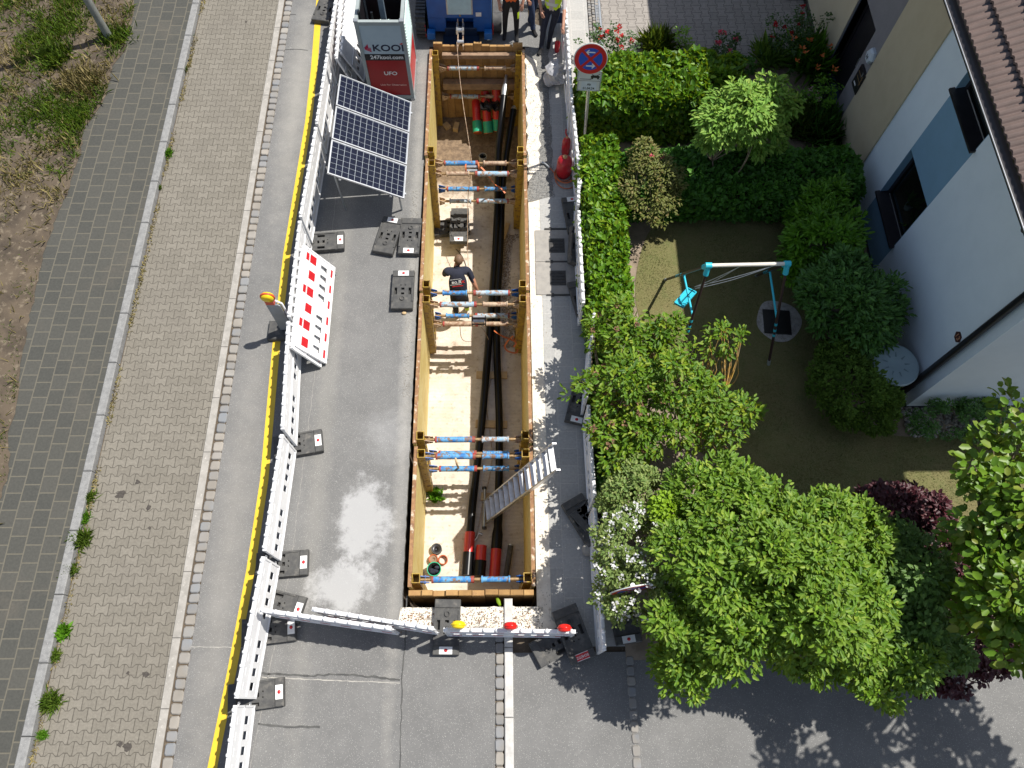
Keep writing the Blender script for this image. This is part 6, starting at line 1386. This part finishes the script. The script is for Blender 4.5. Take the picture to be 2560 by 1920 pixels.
# 8 weeds along the granite kerb
WG = 'weeds in the joint of the granite kerb'
wd = [(478, 28, .05, 'small'), (470, 90, .09, 'bright'), (455, 175, .09, 'dark'), (415, 385, .12, 'tall dark'), (395, 470, .06, 'yellow flowered'), (220, 1245, .12, 'leafy green'), (207, 1295, .12, 'spreading green'), (200, 1350, .17, 'spiky dark'), (172, 1425, .13, 'pale green'), (155, 1580, .12, 'broad leaved'), (135, 1640, .1, 'thin'), (125, 1755, .16, 'thick dark grassy'), (105, 1838, .08, 'small dry'), (420, 300, .05, 'tiny')]
for k, (px, py, s, a) in enumerate(wd):
    nxt = ['beside the brown pavers at the top', 'near the upper bend', 'above the lamp post shadow level', 'halfway up the kerb', 'below the tall dark one', 'level with the dark stained paver', 'just below the leafy one', 'with blades fanning over the kerb', 'in a gap of the kerb stones', 'with round leaves', 'growing at a kerb joint', 'close to the lower edge', 'nearest the bottom left corner', 'squeezed in the joint']
    tuft(px+4, py, int(120+1500*s), s*.95, s*.32, M['f_grass'] if k % 3 else M['f_rhod'], f'{a} weed in the kerb joint, {nxt[k]}', cat='weed', nm='weed', grp=WG, w_=.07 if k not in (9,) else .3, ang=.9)
pts = []
for k in range(2600):
    y = rng.uniform(-1, 15); 
    if noise.noise(Vector((3, y*1.1, 0))) + rng.uniform(-.25, .25) < -.05: continue
    pts.append((-6.83+rng.uniform(-.03, .05), y, .005))
pts = np.array(pts); n_ = len(pts); D = np.concatenate([rng.normal(0, .9, (n_, 2)), np.full((n_, 1), .6)], 1); Ls = rng.uniform(.02, .07, n_)
o = leafmesh('moss_and_litter', pts, D, unit(rng.normal(0, 1, (n_, 3))), Ls, Ls*.18, M['f_dry']); o['kind'] = 'stuff'; o['label'] = 'dry litter and moss in the kerb joint'
# 9 rough grass verge
def verge_z(x, y): return .1
def grass_field(n_, cond, L, mt, nm, label, w_=.05, ang=.8):
    P_ = []; 
    while len(P_) < n_:
        x, y = rng.uniform(-13, -8.2), rng.uniform(-2, 17.5); q = cond(x, y)
        if rng.random() < q: P_.append((x, y, .1))
    P_ = np.array(P_); n2 = len(P_); D = np.concatenate([rng.normal(0, ang, (n2, 2)), np.full((n2, 1), 1.)], 1); Ls = L*rng.uniform(.4, 1.3, n2)
    o = leafmesh(nm, P_, D, unit(rng.normal(0, 1, (n2, 3))), Ls, Ls*w_, mt, None, .1, .5, .3); o['kind'] = 'stuff'; o['label'] = label; return o
ey = sorted([(p[1], p[0]) for p in SOIL_EDGE]); EY = np.array([e[0] for e in ey]); EX = np.array([e[1] for e in ey])
def inside(x, y): return x < np.interp(y, EY, EX)-.02
nz = lambda x, y, s, o_: noise.noise(Vector((x*s, y*s, o_)))
def c_green(x, y):
    if not inside(x, y): return 0
    d = max(0, min(1, (y-9.5)/3)); q = max(0, (nz(x, y, .75, 2)+nz(x, y, 2.2, 5)*.5+.22)*1.8)*d
    return min(1, q)
grass_field(24000, c_green, .16, M['f_grass'], 'rough_grass', 'rough green grass on the verge round the lamp post')
grass_field(9000, lambda x, y: 0 if not inside(x, y) else (1 if y > 9 and nz(x, y, 1.2, 9) > .15 else .18 if y > 8 else .05), .16, M['f_dry'], 'dry_grass', 'dry straw coloured grass on the verge')
grass_field(11000, lambda x, y: (max(0, nz(x, y, 1.6, 4)+.05)+max(0, nz(x, y, 5, 7))*.6)*(1 if y < 9.5 else .3)*(1 if inside(x, y) else 0)*(1.8 if x > np.interp(y, EY, EX)-.5 and y < 5.5 else .7), .055, M['f_grass'], 'sparse_grass', 'sparse short grass on the bare verge', .08)
tuft(148, 150, 420, .26, .13, M['f_grass'], 'dense dark green grass tuft left of the lamp post shadow', z=.1, w_=.03)
tuft(205, 210, 1500, .22, .2, M['f_dry'], 'large straw yellow grass tuft below the lamp post', z=.1, w_=.022)
tuft(185, 300, 500, .14, .14, M['f_grass'], 'dark weed patch at the pavement edge below the straw tuft', z=.1, w_=.06)
tuft(290, 95, 500, .22, .16, M['f_grass'], 'grass tuft round the foot of the lamp post', z=.1, w_=.03)
# lawn grass
P_ = []; LX_ = [p[0] for p in LAWN]; LYs = [p[1] for p in LAWN]
while len(P_) < 26000:
    x, y = rng.uniform(min(LX_), min(9.5, max(LX_))), rng.uniform(min(LYs), max(LYs)); ins = False; j = len(LAWN)-1
    for i in range(len(LAWN)):
        if (LAWN[i][1] > y) != (LAWN[j][1] > y) and x < (LAWN[j][0]-LAWN[i][0])*(y-LAWN[i][1])/(LAWN[j][1]-LAWN[i][1])+LAWN[i][0]: ins = not ins
        j = i
    if ins and nz(x, y, 1.0, 0)+nz(x, y, 4, 1)*.5+rng.uniform(-.3, .3) > -.1: P_.append((x, y, .01))
P_ = np.array(P_); n_ = len(P_); Ls = rng.uniform(.015, .04, n_)
o = leafmesh('lawn_grass', P_, np.concatenate([rng.normal(0, .8, (n_, 2)), np.full((n_, 1), 1.)], 1), unit(rng.normal(0, 1, (n_, 3))), Ls, Ls*.1, leafmat('lawn_blade', [(.06, .11, .015), (.11, .14, .03), (.18, .17, .06), (.05, .10, .012)], .7, .2)); o['kind'] = 'stuff'; o['label'] = 'short patchy lawn grass'
# fallen leaves and petals
def scatter(n_, x0, x1, y0, y1, L, mt, nm, label, z=.012):
    P_ = np.stack([rng.uniform(x0, x1, n_), rng.uniform(y0, y1, n_), np.full(n_, z)], 1); Ls = L*rng.uniform(.4, 1.3, n_)
    o = leafmesh(nm, P_, np.concatenate([rng.normal(0, 1, (n_, 2)), rng.normal(0, .1, (n_, 1))], 1), np.tile([[0, 0, 1.]], (n_, 1))+rng.normal(0, .3, (n_, 3)), Ls, Ls*.3, mt); o['kind'] = 'stuff'; o['label'] = label
scatter(160, .8, 1.4, .9, 3.2, .018, M['p_white'], 'fallen_petals', 'white petals fallen on the pavement')
scatter(500, -1.6, .4, 1.05, 1.35, .03, M['seed'], 'dry_leaves', 'dry brown leaves on the rubble before the plank wall')
scatter(150, .7, 1.6, 1, 9, .014, M['dust_leaf'] if 'dust_leaf' in M else M['seed'], 'leaf_litter', 'dark leaf litter on the right pavement')
scatter(220, 2.4, 4.0, 3.2, 5.2, .02, M['p_white'], 'garden_litter', 'pale petals on the shaded soil')
r = tuft(1088, 1238, 90, .16, .05, M['f_rhod'], 'torn leafy green branch lying in the trench by the left panel', z=ZF, cat='branch', nm='leafy_branch', w_=.3, ang=1.2)
o = MB().sphere((0, 0, .02), .035, 6, 5, (1, 2.4, .6)).build('yellow_leaf', M['f_lime']); c = G(1246, 1504); o.location = (c.x, c.y, 0); o.rotation_euler = (0, 0, .4); o['label'] = 'yellow green leaf on the rubble beyond the pale kerb'; o['category'] = 'leaf'
def houseplant(label, y, z, kind):
    r = thing('houseplant', label, 'houseplant', (X+.42, y, z))
    MB().lathe([(.06, 0), (.075, .13), (.065, .13), (.055, .02), (0, .02)], 18, (X+.42, y, z)).build('plant_pot', M['paper'] if kind else M['machine'], r)
    n_ = 14 if kind else 60; p = np.tile([[X+.42, y, z+.12]], (n_, 1))+rng.normal(0, .012, (n_, 3)); D = np.concatenate([rng.normal(0, .8, (n_, 2)), np.full((n_, 1), 1.)], 1); Ls = (.24 if kind else .34)*rng.uniform(.6, 1.1, n_)
    leafmesh('leaves', p, D, unit(rng.normal(0, 1, (n_, 3))+np.array([-1, 0, 1])), Ls, Ls*(.28 if kind else .03), M['f_budd'], r, .1, .5)
houseplant('broad leaved houseplant in a white pot behind the lower window', 8.35, .9, 1)
houseplant('spiky houseplant in a blue pot behind the lower window', 7.8, .9, 0)
houseplant('dim broad leaved houseplant behind the upper window', 8.2, 3.4, 1)
for m_ in list(bpy.data.materials):
    if m_.users == 0: bpy.data.materials.remove(m_)
